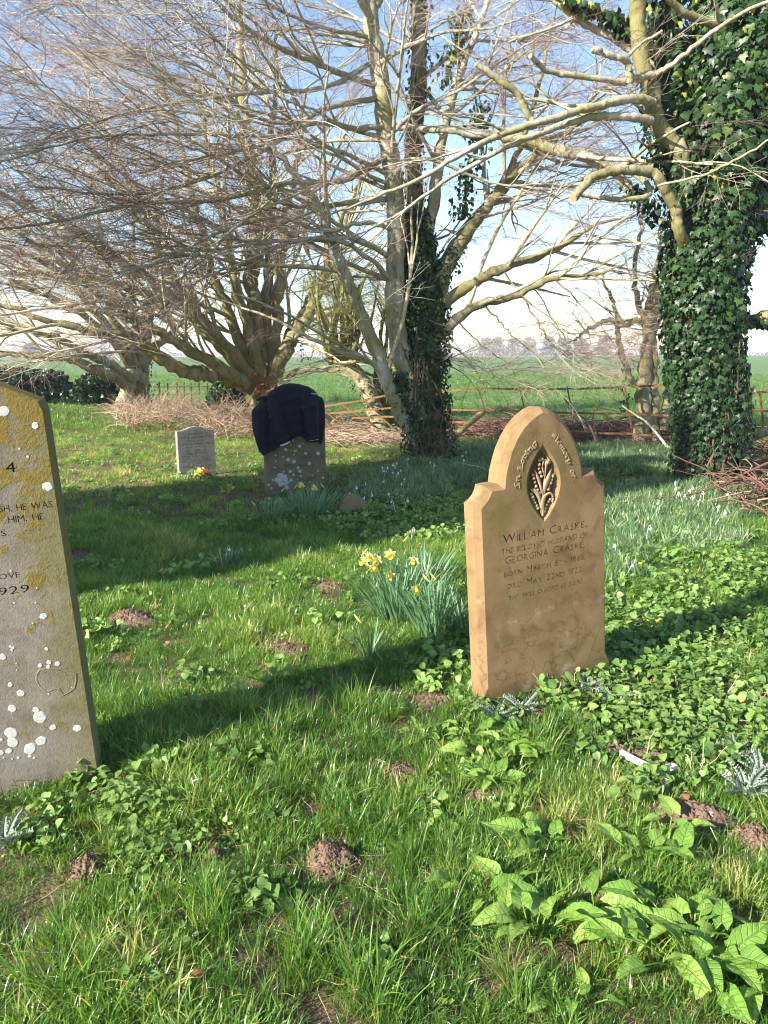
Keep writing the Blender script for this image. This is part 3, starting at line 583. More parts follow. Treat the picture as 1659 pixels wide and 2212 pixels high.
k = NT('moss_twig'); tt = k.attr('tint', True); k.col(k.ramp(tt, [(0., (.10, .09, .03)), (1., (.26, .27, .06))])); k.rough(.8, .2); M_mtwig = k.m
M_cut = simple_mat('cut_wood', (.42, .27, .13), .8, .2, .2, 30)
def wander(start, d0, L, n, wob, r, grav=0., up_end=0.):
    """one polyline"""
    p = np.array(start, float); d = np.array(d0, float); d /= np.linalg.norm(d); out = [p.copy()]; st = L/n
    for i in range(n):
        d = d+r.normal(size=3)*wob+np.array([0, 0, grav*(1 if i < n*.6 else -up_end)]); d /= np.linalg.norm(d); p = p+d*st; out.append(p.copy())
    return np.array(out)
def spray(seed, L=.9, kink=.16, n1=9, curl=.0):
    r = np.random.default_rng(seed); main = wander((0, 0, 0), (1, 0, 0), L, 9, kink*.6, r, curl); A = [(main, .0036, .0012)]
    for j in range(n1):
        t = .12+.8*j/n1; i = int(t*9); p = main[i]; d = main[i+1]-main[i]; d /= np.linalg.norm(d); sd = 1 if j % 2 else -1
        side = np.array([-d[1], d[0], 0])*sd; dd = d*.75+side*r.uniform(.5, .9)+np.array([0, 0, r.normal()*.22]); l2 = L*(.62-.4*t)*r.uniform(.7, 1.2)
        q = wander(p, dd, l2, 6, kink, r, curl); A.append((q, .0022, .0009))
        for m_ in range(3):
            i2 = 1+m_; d2 = q[i2+1]-q[i2]; d2 /= np.linalg.norm(d2); s2 = 1 if m_ % 2 else -1
            dd2 = d2*.7+np.array([-d2[1], d2[0], 0])*s2*.7+np.array([0, 0, r.normal()*.25]); A.append((wander(q[i2], dd2, l2*r.uniform(.25, .5), 4, kink, r, curl), .0014, .0007))
    m = MB()
    for q, r0, r1 in A:
        V, F = tubes(q, np.linspace(r0, r1, len(q)), 3); m.add(V, F)
    return m
T_spray = templates('spray', [spray(s).mesh('twig_spray', M_twig) for s in range(8)])
T_mspray = templates('mossy_spray', [spray(s+50, .7, .3).mesh('mossy_spray', M_mtwig) for s in range(5)])
T_droop = templates('zigzag_spray', [spray(s+80, .9, .28, 7, -.03).mesh('zigzag_spray', M_twig) for s in range(5)])

def ivy_leaf_template():
    pts = [(0, 0), (.28, -.12), (.5, .05), (.38, .25), (.46, .52), (.22, .5), (0, 1.0), (-.22, .5), (-.46, .52), (-.38, .25), (-.5, .05), (-.28, -.12)]
    V = [(0, .3, .06)]+[(x, y, -.05*abs(x)-.06*max(0, y-.4)) for x, y in pts]; V = np.array(V); V[:, 1] -= .1
    return V, np.array([[0, 1+i, 1+(i+1) % 12] for i in range(12)])
IV, IF = ivy_leaf_template()
IV0 = np.array([(0, 0, .0), (.45, .1, -.06), (.35, .5, -.03), (0, 1, -.08), (-.35, .5, -.03), (-.45, .1, -.06), (0, .4, .07)]); IF0 = np.array([[6, 0, 1], [6, 1, 2], [6, 2, 3], [6, 3, 4], [6, 4, 5], [6, 5, 0]])
M_ivy = leaf_mat('ivy_leaves', [(0, (.012, .03, .012)), (.5, (.022, .055, .018)), (.85, (.045, .095, .025)), (.96, (.09, .15, .03)), (1, (.35, .33, .04))], .2, .42, .32, tboost=2.2)
M_ivyd = simple_mat('ivy_stem', (.11, .075, .05), .9)
class Tree:
    def __init__(s, name, label, seed, bark, brm, coll=None, Y=12, base=None, cat='tree', group='bare trees along the churchyard edge'):
        s.r = np.random.default_rng(seed); s.root = thing(name, label, cat, on_ground(base), group=group); s.base = np.array(base[:3], float); s.bark = bark; s.brm = brm; s.coll = coll or T_spray
        s.br = MB(); s.sp = []; s.limbs = []; s.zmin = 1.15 if Y == 12 else .2
    def obj(s, name, m, mat, **kw):
        return link(name, m.mesh(name, mat, off=s.root.location), s.root, **kw)
    def limb(s, pts, rad, name='limb', mat=None, sides=12, side=1., sub=True, wob=.018, cut=False, tlen=1., keep=True):
        """pts list of (u,v,Y); rad list"""
        p = np.array([P(*q) for q in pts]); n = 6; c = crom(p, n); r_ = np.interp(np.linspace(0, len(p)-1, len(c)), np.arange(len(p)), rad)
        c[1:-1] += s.r.normal(size=(len(c)-2, 3))*wob*.5
        V, F = tubes(c, r_*(1+.05*s.r.normal(size=len(c))), sides); V += s.r.normal(size=V.shape)*np.repeat(r_, sides)[:, None]*.02
        m = MB().add(V, F); o = s.obj(name, m, mat or s.bark)
        if cut:
            k_ = c[-1]; d = c[-1]-c[-2]; d /= np.linalg.norm(d); V, F = tubes(np.array([k_-d*.002, k_+d*.004]), np.array([r_[-1]*1.02, r_[-1]*1.0]), 12); cap = np.vstack([V, [k_+d*.004]])
            mm = MB().add(V, F).add(np.vstack([V[12:], [k_+d*.0041]]), [[i, (i+1) % 12, 12] for i in range(12)])
            link('cut_end', mm.mesh('cut_end', M_cut, off=s.root.location), o)
        if sub: s.limbs.append((c, r_, side, tlen))
        return c, r_
    def grow(s, dens=3.2, L=(1.0, 2.2), flat=.5, away=None, bias=(0, 0, 0), sub=4, spl=3, tint=(.2, .9), tmin=.22, sscale=(.8, 1.4)):
        bias = np.array(bias)
        for c, r_, side, tl in s.limbs:
            seg = np.r_[0, np.cumsum(np.linalg.norm(np.diff(c, axis=0), axis=1))]; n = int(seg[-1]*dens*side)
            for t in np.sort(s.r.uniform(tmin, 1, n)):
                i = min(int(t*(len(c)-1)), len(c)-2); p = c[i]; d = c[i+1]-c[i]; d /= np.linalg.norm(d)
                h = p-s.base; h[2] = 0; h = h/(np.linalg.norm(h)+1e-6); rn = s.r.normal(size=3); rn -= rn@d*d; rn /= np.linalg.norm(rn)
                dd = d*s.r.uniform(.3, .9)+rn*.75+h*.35+bias; dd[2] *= flat; dd[2] += .08; dd /= np.linalg.norm(dd)
                l = s.r.uniform(*L)*tl*(1.1-.45*t); rr = min(r_[i]*.55, .023*l**.6)
                q = wander(p, dd, l, 9, .075, s.r, .012)
                if q[:, 2].min() < s.zmin: continue
                s.branch(q, rr, 5)
                s.subs(q, rr, sub, spl, flat, tint, l, sscale)
            q = c[-6:]; 
            if r_[-1] < .06: s.sprays(q, spl, flat, tint, sscale)
    def branch(s, q, rr, sides):
        V, F = tubes(q, np.linspace(rr, rr*.3+.001, len(q)), sides); s.br.add(V, F)
    def subs(s, q, rr, sub, spl, flat, tint, l, sscale):
        for j in range(sub):
            i2 = int(s.r.uniform(1, len(q)-1.01)); d2 = q[i2+1]-q[i2]; d2 /= np.linalg.norm(d2); sd = 1 if j % 2 else -1
            e = d2*.8+np.array([-d2[1], d2[0], 0])*sd*s.r.uniform(.35, .8)+np.array([0, 0, s.r.normal()*.2]); e[2] *= (.5+.5*flat)
            q2 = wander(q[i2], e, l*s.r.uniform(.35, .6), 6, .12, s.r, .01); s.branch(q2, rr*.5, 3); s.sprays(q2, spl, flat, tint, sscale)
        s.sprays(q[4:], 1, flat, tint, sscale)
    def sprays(s, q, n, flat, tint, sscale):
        for t in (np.linspace(.3, 1, n) if n > 1 else [s.r.uniform(.3, 1)]):
            i = min(int(t*(len(q)-1)), len(q)-2); d = q[i+1]-q[i]+s.r.normal(size=3)*.35*np.linalg.norm(q[i+1]-q[i]); d[2] *= (.4+.6*flat)
            s.sp.append((q[i], d/np.linalg.norm(d), s.r.uniform(*sscale), s.r.uniform(*tint)))
    def done(s, zjit=.35):
        if s.br.V: s.obj('branches', s.br, s.brm, kind='stuff')
        if s.sp:
            pos = np.array([a[0] for a in s.sp])-np.array(s.root.location); X = np.array([a[1] for a in s.sp]); n = len(X)
            Z = np.array([[0, 0, 1.]])+s.r.normal(size=(n, 3))*zjit; _, eu = basis_euler(X, Z)
            scatter('twigs', s.coll, pos, eu, np.array([a[2] for a in s.sp]), s.r.integers(0, len(s.coll.objects), n), np.array([a[3] for a in s.sp]), s.root, kind='stuff')
            print('TWIGS', s.root['label'][:30], n, s.br.n); return n
    def ivy(s, path, rad, dens, size=(.05, .085), nobj=0, bulge=.12, thick=.10, full=False, side_bias=None, name='ivy_foliage', mat=None, core=True):
        """leaves over a trunk given as world polyline and radii"""
        c = crom(np.array(path), 5); r_ = np.interp(np.linspace(0, len(path)-1, len(c)), np.arange(len(path)), rad); seg = np.r_[0, np.cumsum(np.linalg.norm(np.diff(c, axis=0), axis=1))]
        n = int(seg[-1]*2*math.pi*np.mean(r_)*dens); t = s.r.uniform(0, seg[-1], n); cx = np.stack([np.interp(t, seg, c[:, i]) for i in range(3)], 1); rr = np.interp(t, seg, r_)
        an = s.r.uniform(0, 2*math.pi, n); lump = snoise(t*1.0+3, an*1.6, 1.5, int(s.r.integers(99))); out = np.stack([np.cos(an), np.sin(an), np.zeros(n)], 1)
        rad2 = rr*(1+bulge*lump)+thick*s.r.uniform(-.6, .6, n)*(1+.5*(s.r.uniform(size=n) > .9)); pos = cx+out*rad2[:, None]
        tip = np.stack([s.r.normal(size=n)*.45, s.r.normal(size=n)*.45, -np.ones(n)], 1)+out*.15; nz = out+s.r.normal(size=(n, 3))*.38+np.array([0, 0, .35])
        Y_ = tip/np.linalg.norm(tip, axis=1, keepdims=True); nz -= np.sum(nz*Y_, 1, keepdims=True)*Y_; nz /= np.linalg.norm(nz, axis=1, keepdims=True); M = np.stack([np.cross(Y_, nz), Y_, nz], 2)
        sc = s.r.uniform(*size, n)*(.55+.5*s.r.uniform(size=n))*np.interp(pos[:, 2], [0, 1.2, 2.5, 4.5], [.7, .85, .95, 1.15]); rnd = np.clip(s.r.beta(2, 2.6, n)*.95+(s.r.uniform(size=n) > .994)*.5, 0, 1)
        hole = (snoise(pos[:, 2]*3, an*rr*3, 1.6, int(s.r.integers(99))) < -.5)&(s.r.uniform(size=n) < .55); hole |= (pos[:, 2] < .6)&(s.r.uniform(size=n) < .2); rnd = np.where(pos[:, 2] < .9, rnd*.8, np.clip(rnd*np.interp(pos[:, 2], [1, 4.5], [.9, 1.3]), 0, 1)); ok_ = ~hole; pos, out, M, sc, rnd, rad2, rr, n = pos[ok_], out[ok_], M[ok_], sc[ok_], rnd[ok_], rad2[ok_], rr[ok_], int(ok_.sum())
        if nobj:
            face = (out[:, 1] < .1)&(rad2 > rr*1.0); u_, v_ = proj(pos); vis = face&(v_ > 0)&(v_ < 2212)&(u_ < 1655)&(rad2 > np.quantile(rad2, .6)); pick = np.where(vis)[0]; pick = pick[np.argsort(-sc[pick])][:nobj]
            tm = []
            for q in range(5):
                tm.append(new_mesh('ivy_leaf', IV*.08, IF, M_ivy if mat is None else mat, True, {'rnd': np.full(len(IV), [.25, .45, .6, .8, .93][q])}))
            off = np.array(s.root.location)
            for i in pick:
                o = link('ivy_leaf', tm[int(min(4, rnd[i]*5))], s.root); A = Matrix(M[i].tolist()).to_4x4(); o.matrix_local = Matrix.Translation(Vector(pos[i]+out[i]*.02-off)) @ A @ Matrix.Scale(sc[i]*1.15/.08, 4)
            keep = np.ones(n, bool); keep[pick] = False
        else: keep = np.ones(n, bool)
        tv, tf = (IV, IF) if nobj else (IV0, IF0)
        V, F, rn = scatter_real(tv, tf, pos[keep], M[keep], sc[keep], rnd[keep]); s.obj(name, MB().add(V, F, rn), mat or M_ivy, kind='stuff')

def W(lst): return [P(*q) for q in lst]
# --- central tree: ivy-clad trunk with pale limbs
b = G(930, 998)
tc = Tree('ivy_clad_tree', 'bare tree with ivy-covered trunk and pale upright limbs behind the sandstone headstone', 11, M_limbp, M_br, base=b)
Y0 = 11.13
trk = [(932, 1012, Y0), (928, 960, Y0), (922, 900, Y0), (918, 800, Y0), (920, 700, Y0), (915, 640, Y0), (905, 560, Y0+.1), (897, 450, Y0+.2), (892, 330, Y0+.3), (902, 200, Y0+.3), (906, 60, Y0+.4), (900, -80, Y0+.5), (890, -260, Y0+.6), (880, -420, Y0+.6)]
trr = [.36, .29, .24, .21, .22, .19, .14, .12, .115, .11, .10, .09, .06, .02]
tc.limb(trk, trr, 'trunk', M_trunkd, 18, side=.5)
tc.limb([(905, 905, 11), (880, 810, 10.98), (862, 740, 10.95), (853, 650, 10.9), (856, 520, 10.9), (850, 400, 10.9), (836, 300, 10.9), (822, 180, 10.9), (806, 80, 10.9), (794, -20, 10.9), (784, -200, 10.9), (775, -420, 11)], [.17, .16, .135, .13, .125, .125, .12, .12, .11, .10, .08, .03], sides=16, side=1.1)
tc.limb([(905, 960, 11), (870, 900, 10.9), (845, 845, 10.8), (815, 765, 10.7), (785, 690, 10.6), (750, 605, 10.5), (725, 548, 10.4), (700, 480, 10.3), (668, 420, 10.2), (600, 330, 10), (520, 260, 9.8), (440, 200, 9.6)], [.09, .10, .10, .095, .085, .08, .075, .06, .05, .04, .03, .015])
tc.limb([(935, 700, 11.1), (962, 590, 11.2), (1003, 515, 11.3), (1063, 434, 11.4), (1139, 352, 11.5), (1200, 300, 11.6), (1290, 240, 11.8), (1380, 190, 12)], [.15, .10, .085, .07, .06, .045, .03, .015], mat=M_limb)
tc.limb([(850, 272, 10.9), (938, 279, 10.7), (1030, 287, 10.5), (1084, 293, 10.4), (1133, 304, 10.3), (1187, 320, 10.2), (1269, 342, 10.1), (1328, 369, 10), (1350, 400, 9.95), (1372, 428, 9.9)], [.045, .05, .055, .06, .065, .07, .07, .065, .06, .055], cut=True, side=.6)
tc.limb([(930, 690, 11.1), (970, 645, 11), (1030, 607, 10.9), (1095, 575, 10.8), (1149, 558, 10.7), (1215, 531, 10.6), (1280, 488, 10.5), (1350, 470, 10.4)], [.12, .09, .075, .065, .055, .04, .025, .012], mat=M_limb)
tc.limb([(935, 735, 11.1), (968, 705, 11), (1030, 661, 10.9), (1111, 640, 10.8), (1193, 602, 10.7), (1274, 594, 10.6), (1355, 569, 10.5)], [.11, .085, .06, .05, .04, .028, .012], mat=M_limb)
tc.limb([(900, 640, 11.2), (960, 560, 11.4), (1010, 490, 11.6), (1080, 400, 11.8), (1130, 300, 12), (1170, 160, 12.2), (1200, 20, 12.4)], [.1, .075, .06, .05, .04, .03, .015], mat=M_limb)
tc.limb([(905, 560, 11.2), (940, 420, 11.3), (955, 300, 11.3), (990, 170, 11.4), (1040, 40, 11.4), (1080, -120, 11.5)], [.1, .08, .07, .055, .04, .02])
for pp in [[(1054, 672), (1084, 700), (1120, 740), (1165, 775), (1195, 830), (1205, 860)], [(1130, 640), (1165, 700), (1190, 740), (1240, 790), (1262, 830)], [(945, 740), (1000, 765), (1035, 810), (1050, 860), (1065, 900)], [(1000, 700), (1040, 745), (1100, 790), (1125, 850)], [(1085, 585), (1130, 640), (1200, 700), (1240, 760), (1300, 790)], [(940, 790), (990, 800), (1040, 850)], [(1193, 602), (1250, 650), (1290, 700), (1330, 740)]]:
    best = None
    for c_, r__, _a, _b in tc.limbs:
        uu, vv = proj(c_); dd_ = np.hypot(uu-pp[0][0], vv-pp[0][1]); q_ = int(np.argmin(dd_))
        if best is None or dd_[q_] < best[0]: best = (dd_[q_], uu[q_], vv[q_], c_[q_][1])
    pp = [(best[1], best[2])]+pp[1:]; tc.limb([(u, v, best[3]-.05*i) for i, (u, v) in enumerate(pp)], list(np.linspace(.014, .004, len(pp))), 'limb', M_limb, 6, side=1.3, tlen=.5, wob=.02)
# limbs reaching left, toward the camera
for pp, Ys, r0 in [([(850, 272), (760, 277), (700, 262), (600, 290), (500, 330), (400, 345), (300, 375)], (10.9, 9.2), .05), ([(830, 190), (740, 160), (665, 130), (600, 100), (525, 55), (460, 0), (400, -50)], (10.9, 9), .055),
                   ([(835, 300), (720, 270), (600, 265), (525, 240), (480, 180), (430, 145), (350, 120)], (10.9, 9.4), .04), ([(853, 430), (750, 440), (680, 445), (600, 435), (500, 360), (430, 325), (330, 300), (200, 298)], (10.9, 8.8), .045),
                   ([(850, 380), (740, 330), (640, 300), (500, 292), (350, 290), (195, 297), (0, 350)], (10.9, 7.5), .04), ([(855, 500), (790, 480), (700, 500), (600, 470), (480, 500), (360, 560), (250, 590)], (10.9, 8.5), .04),
                   ([(853, 560), (780, 520), (690, 515), (560, 525), (430, 540), (300, 480)], (10.9, 9), .035), ([(806, 80), (700, 60), (600, 20), (520, -30)], (10.9, 9.5), .04), ([(812, 130), (700, 190), (560, 200), (400, 220), (250, 250), (100, 300)], (10.9, 8), .04),
                   ([(795, 0), (680, -60), (520, -100), (350, -90), (200, -40)], (10.9, 8.5), .045), ([(853, 620), (800, 560), (730, 520), (640, 520), (540, 560), (440, 600)], (10.9, 9.2), .045), ([(815, 140), (880, 100), (960, 70), (1060, 60), (1180, 20)], (10.8, 10), .04), ([(836, 300), (900, 240), (1000, 190), (1100, 120), (1200, 60)], (10.8, 10), .04),
                   ([(850, 350), (930, 345), (1020, 380), (1100, 400), (1200, 400), (1290, 440)], (10.8, 10), .03), ([(806, 60), (740, -80), (640, -220), (520, -300)], (10.9, 10), .06), ([(800, 30), (880, -80), (990, -180), (1100, -260)], (10.9, 10.5), .05), ([(850, 330), (740, 390), (620, 395), (480, 430), (300, 440), (120, 480), (-40, 500)], (10.9, 7.8), .045), ([(820, 210), (690, 240), (560, 330), (400, 400), (240, 420), (60, 400)], (10.9, 8.4), .045)]:
    Ys = np.linspace(Ys[0], Ys[1], len(pp)); tc.limb([(u, v, y) for (u, v), y in zip(pp, Ys)], list(np.linspace(r0*.85, r0*.2, len(pp))), 'limb', None, 8, side=1.25, tlen=.95, wob=.012)
tc.grow(2.5, (1.0, 2.8), .62, sub=3, spl=1, tint=(.1, 1), bias=(-.12, -.05, 0))
tc.done()
tc.ivy(W(trk[:8]), [.44, .37, .30, .28, .30, .27, .22, .15], 1500, (.06, .085), thick=.14)
tc.ivy(W(trk[7:12]), [.15, .13, .12, .11, .1], 330, (.05, .075), thick=.13)
tc.ivy(W([(905, 935, 11), (875, 870, 10.9), (862, 800, 10.8)]), [.2, .17, .1], 900, (.05, .08), thick=.1)
tc.ivy(W([(940, 620, 11.2), (965, 580, 11.2), (985, 530, 11.3)]), [.17, .14, .1], 500, (.05,.08), thick=.12)
for pp in [[(1000, 470), (1010, 380), (1030, 300), (1040, 220)], [(960, 180), (985, 90), (1000, 20)]]: tc.ivy(W([(u, v, 11.4) for u, v in pp]), [.1]*len(pp), 420, (.06, .09), thick=.2)
q = MB()
for i in range(9):
    u0 = rng.uniform(885, 975); pth = np.array(W([(u0, 1000-rng.uniform(0, 20), 10.75), (u0+rng.normal()*12, 930, 10.8), (u0+rng.normal()*14-8, 870, 10.82), (905+rng.normal()*20, 780+rng.normal()*30, 10.8)])); c = crom(pth, 4); V, F = tubes(c, np.full(len(c), rng.uniform(.008, .018)), 5); q.add(V, F)
tc.obj('ivy_stems', q, M_ivyd, kind='stuff')

# --- right tree, thick ivy column
b = G(1530, 1050)
td = Tree('ivy_clad_tree', 'massive ivy-smothered tree at the right edge with sawn-off pale branches', 23, M_limb, M_br, base=b)
trk = [(1530, 1065, 9.1), (1533, 1000, 9.1), (1530, 900, 9.12), (1525, 800, 9.15), (1522, 700, 9.15), (1522, 600, 9.15), (1545, 480, 9.2), (1565, 350, 9.2), (1580, 200, 9.2), (1600, 50, 9.25), (1610, -100, 9.3), (1620, -300, 9.4), (1625, -520, 9.4)]
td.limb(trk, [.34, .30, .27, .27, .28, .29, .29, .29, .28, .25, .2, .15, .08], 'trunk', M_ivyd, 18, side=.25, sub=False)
D = [([(1478, 505), (1474, 345), (1451, 305), (1422, 270), (1411, 230), (1408, 190), (1388, 144), (1379, 69), (1376, 0), (1370, -150), (1360, -330)], 9.0, [.09, .088, .09, .095, .09, .085, .082, .085, .085, .06, .03], False, .25, 8.75),
     ([(1510, 560), (1468, 506), (1460, 454), (1439, 414), (1411, 374), (1376, 368), (1330, 368), (1284, 382), (1261, 403), (1238, 428)], 8.9, [.08, .065, .062, .058, .055, .052, .05, .048, .046, .044], True, .1, 8.3),
     ([(1411, 222), (1380, 214), (1341, 216), (1290, 230), (1238, 242), (1186, 259), (1111, 279), (1000, 330), (900, 390), (800, 430), (700, 470)], 8.75, [.05, .046, .045, .042, .04, .037, .033, .026, .02, .014, .008], False, .7, 7.6),
     ([(1405, 262), (1380, 256), (1341, 253), (1284, 253), (1226, 267), (1169, 288), (1111, 310), (980, 380), (850, 470), (740, 520)], 8.75, [.05, .045, .042, .038, .034, .032, .028, .02, .014, .008], False, .7, 7.9),
     ([(1416, 161), (1370, 170), (1341, 178), (1307, 172), (1244, 164), (1186, 155), (1160, 135), (1146, 121)], 8.75, [.045, .04, .034, .03, .028, .027, .026, .025], True, .15, 8.2),
     ([(1359, 178), (1359, 150), (1350, 129), (1324, 121), (1300, 112), (1281, 106)], 8.6, [.04, .036, .036, .034, .034, .034], True, .0, 8.4), ([(1350, 129), (1385, 95), (1430, 67)], 8.55, [.02, .015, .013], True, 0, 8.5),
     ([(1416, 160), (1457, 135), (1514, 89), (1583, 40), (1659, 3), (1740, -30)], 8.7, [.028, .026, .024, .02, .018, .012], False, .3, 8.3),
     ([(1640, 90), (1600, 63), (1543, 52), (1491, 34), (1457, 11), (1430, -25), (1390, -90)], 9.0, [.06, .05, .045, .04, .036, .03, .02], False, .4, 8.4),
     ([(1430, 120), (1385, 90), (1353, 52), (1301, 29), (1226, 0), (1120, -60)], 9.1, [.06, .055, .052, .05, .045, .03], False, .4, 9), ([(1420, 150), (1359, 104), (1313, 75), (1255, 46), (1198, 0), (1140, -60), (1060, -120)], 9.2, [.045, .042, .04, .038, .034, .025, .015], False, .5, 9),
     ([(1149, 262), (1129, 224), (1111, 195), (1075, 170), (1030, 138)], 8.2, [.036, .034, .032, .03, .028], True, .1, 8), ([(1420, 402), (1514, 380), (1583, 348), (1659, 305), (1720, 260)], 8.5, [.012, .013, .012, .01, .006], False, .2, 8),
     ([(1365, 372), (1400, 400), (1395, 425), (1330, 430), (1280, 425), (1240, 420), (1200, 440)], 8.8, [.03, .03, .03, .028, .025, .02, .012], False, .3, 8.5), ([(1600, 700), (1640, 690), (1700, 660), (1800, 600)], 9.2, [.09, .08, .06, .04], False, .4, 9), ([(1600, 480), (1660, 420), (1740, 330)], 9.1, [.1, .08, .05], False, .5, 9),
     ([(1610, -60), (1560, -200), (1500, -380), (1440, -520)], 9.2, [.12, .1, .07, .03], False, .9, 9), ([(1620, -60), (1720, -200), (1820, -340)], 9.2, [.12, .09, .04], False, .9, 9)]
for pp, Y1, rad, cut, side, Y2 in D:
    Ys = np.linspace(Y1, Y2, len(pp)); Ys[0] += .3 if rad[0] > .075 else 0; td.limb([(u, v, y) for (u, v), y in zip(pp, Ys)], rad, 'limb', M_limbp if rad[0] < .06 else M_limb, 12, side=side, cut=cut, sub=side > 0, wob=.01, tlen=.8)
td.grow(1.5, (.7, 1.6), .6, sub=2, spl=1, tint=(.1, .9), bias=(-.1, 0, 0))
td.done()
td.ivy(W(trk[:-1]), [.42, .38, .36, .38, .40, .42, .47, .52, .50, .46, .4, .3], 1500, (.06, .105), nobj=300, thick=.16, bulge=.13)
td.ivy(W([(1500, 420, 9.2), (1460, 340, 9.2), (1445, 240, 9.25), (1440, 130, 9.3), (1430, 20, 9.3), (1425, -100, 9.3)]), [.22, .2, .2, .18, .17, .15], 750, (.07, .11), thick=.2, bulge=.25)
td.ivy(W([(1620, 690, 9.3), (1660, 700, 9.3), (1720, 690, 9.3)]), [.3, .32, .3], 700, (.07, .10), thick=.25)
td.ivy(W([(1640, 500, 9.6), (1660, 300, 9.7), (1670, 100, 9.7), (1680, -100, 9.7)]), [.2, .25, .3, .3], 750, (.07, .11), thick=.25)
td.ivy(W([(1430, 480, 9.3), (1400, 440, 9.3), (1370, 400, 9.3)]), [.14, .12, .08], 420, (.06, .1), thick=.2); td.ivy(W([(1226, 0, 9), (1301, 29, 9.05), (1353, 60, 9.1), (1385, 90, 9.1)]), [.06, .08, .12, .14], 500, (.07, .11), thick=.14)

q = MB()
for i in range(40):
    a0 = rng.uniform(0, 6.28); zs = np.linspace(0, rng.uniform(.6, 1.7), 7); aa = a0+np.cumsum(rng.normal(size=7)*.16); cxy = np.array([[P(1533, 1000, 9.1)[0], 9.1]]); pth = np.stack([cxy[0, 0]+np.cos(aa)*np.interp(zs, [0, .8, 4], [.40, .345, .36]), cxy[0, 1]+np.sin(aa)*np.interp(zs, [0, .8, 4], [.40, .345, .36]), zs], 1); V, F = tubes(crom(pth, 4), np.full(25, rng.uniform(.005, .012)), 5); q.add(V, F)
td.obj('ivy_stems', q, M_ivyd, kind='stuff')

# --- wide-spreading multi-limbed tree behind the jacket
b = G(580, 928)
tb = Tree('spreading_tree', 'low-forking tree with many mossy spreading limbs behind the jacket', 31, M_limb, M_br, base=b)
tb.limb([(582, 945, 16.1), (578, 915, 16.1), (574, 880, 16.1), (572, 845, 16.1), (572, 815, 16.1)], [.36, .30, .27, .30, .24], 'trunk', M_trunk, 18, sub=False)
Bl = [([(565, 850), (535, 830), (500, 815), (470, 806), (430, 806), (400, 800), (350, 775), (300, 740), (250, 722), (180, 710), (100, 690), (0, 655), (-80, 640)], (16, 13), [.17, .16, .155, .15, .145, .13, .115, .1, .085, .07, .055, .04, .02], .9),
      ([(562, 840), (500, 775), (430, 695), (380, 610), (330, 520), (260, 420), (200, 330), (150, 220)], (16, 14.5), [.16, .14, .11, .1, .08, .06, .04, .02], 1), ([(565, 835), (530, 760), (490, 670), (455, 570), (420, 440), (385, 300), (350, 150)], (16, 15), [.15, .12, .1, .09, .07, .05, .03], 1),
      ([(572, 835), (560, 760), (550, 680), (545, 600), (550, 500), (545, 380), (530, 250), (520, 80), (515, -100)], (16.1, 16), [.22, .18, .16, .15, .14, .12, .1, .07, .03], 1), ([(578, 835), (592, 740), (600, 640), (612, 500), (640, 360), (660, 200)], (16.1, 16.4), [.15, .12, .1, .08, .06, .03], 1),
      ([(585, 835), (600, 790), (625, 745), (655, 695), (690, 620), (720, 520), (770, 400)], (16, 15.6), [.19, .17, .15, .12, .09, .07, .03], 1), ([(557, 848), (520, 822), (470, 790), (400, 750), (320, 705), (220, 640), (100, 570), (-30, 520)], (15.9, 13), [.15, .13, .12, .1, .08, .06, .04, .02], 1),
      ([(570, 830), (545, 740), (510, 620), (480, 480), (450, 330), (430, 180)], (15.9, 15), [.13, .11, .09, .07, .05, .03], 1), ([(590, 850), (640, 805), (720, 797), (780, 803), (820, 815)], (16, 14.6), [.08, .06, .045, .03, .02], .8), ([(560, 835), (480, 740), (380, 650), (260, 560), (120, 470), (0, 420)], (15.9, 13), [.13, .11, .09, .07, .05, .03], 1.1),
      ([(575, 835), (640, 700), (700, 600), (750, 480), (790, 360)], (16.3, 17), [.12, .1, .08, .05, .02], 1), ([(560, 840), (450, 700), (330, 640), (180, 600), (40, 590)], (15.8, 13.4), [.11, .09, .07, .05, .02], 1.1), ([(570, 830), (575, 700), (580, 560), (585, 400), (590, 220), (600, 60)], (16.2, 16.5), [.13, .11, .1, .08, .05, .03], 1)]
for pp, Ys, rad, side in Bl:
    Ys = np.linspace(Ys[0], Ys[1], len(pp)); tb.limb([(u, v, y) for (u, v), y in zip(pp, Ys)], rad, 'limb', None, 12, side=side, wob=.05, tlen=1.15)
tb.grow(2.0, (1.2, 3.2), .8, sub=3, spl=1, tint=(.1, 1.), bias=(-.2, -.05, .12), sscale=(.9, 1.6))
tb.done()
tb.ivy(W([(585, 930, 16), (580, 880, 16), (570, 845, 15.9)]), [.36, .32, .25], 100, (.05, .08), thick=.1); tb.ivy(W([(655, 790, 15.9), (650, 730, 15.9), (668, 690, 15.8)]), [.1, .1, .08], 100, (.05, .08), thick=.25)
M_dead = leaf_mat('dead_beech_leaves', [(0, (.25, .10, .04)), (1, (.5, .24, .10))], .35, .6)
n = 80; pos = np.array([P(rng.normal(568, 13), rng.normal(840, 20), 15.55+rng.uniform(-.1, .1)) for _ in range(n)]); M = rots(n, *rng.uniform(0, 6.28, (3, n))); V, F, rn = scatter_real(IV0, IF0, pos, M, rng.uniform(.07, .12, n), rng.uniform(size=n)); tb.obj('dead_leaves', MB().add(V, F, rn), M_dead, kind='stuff')

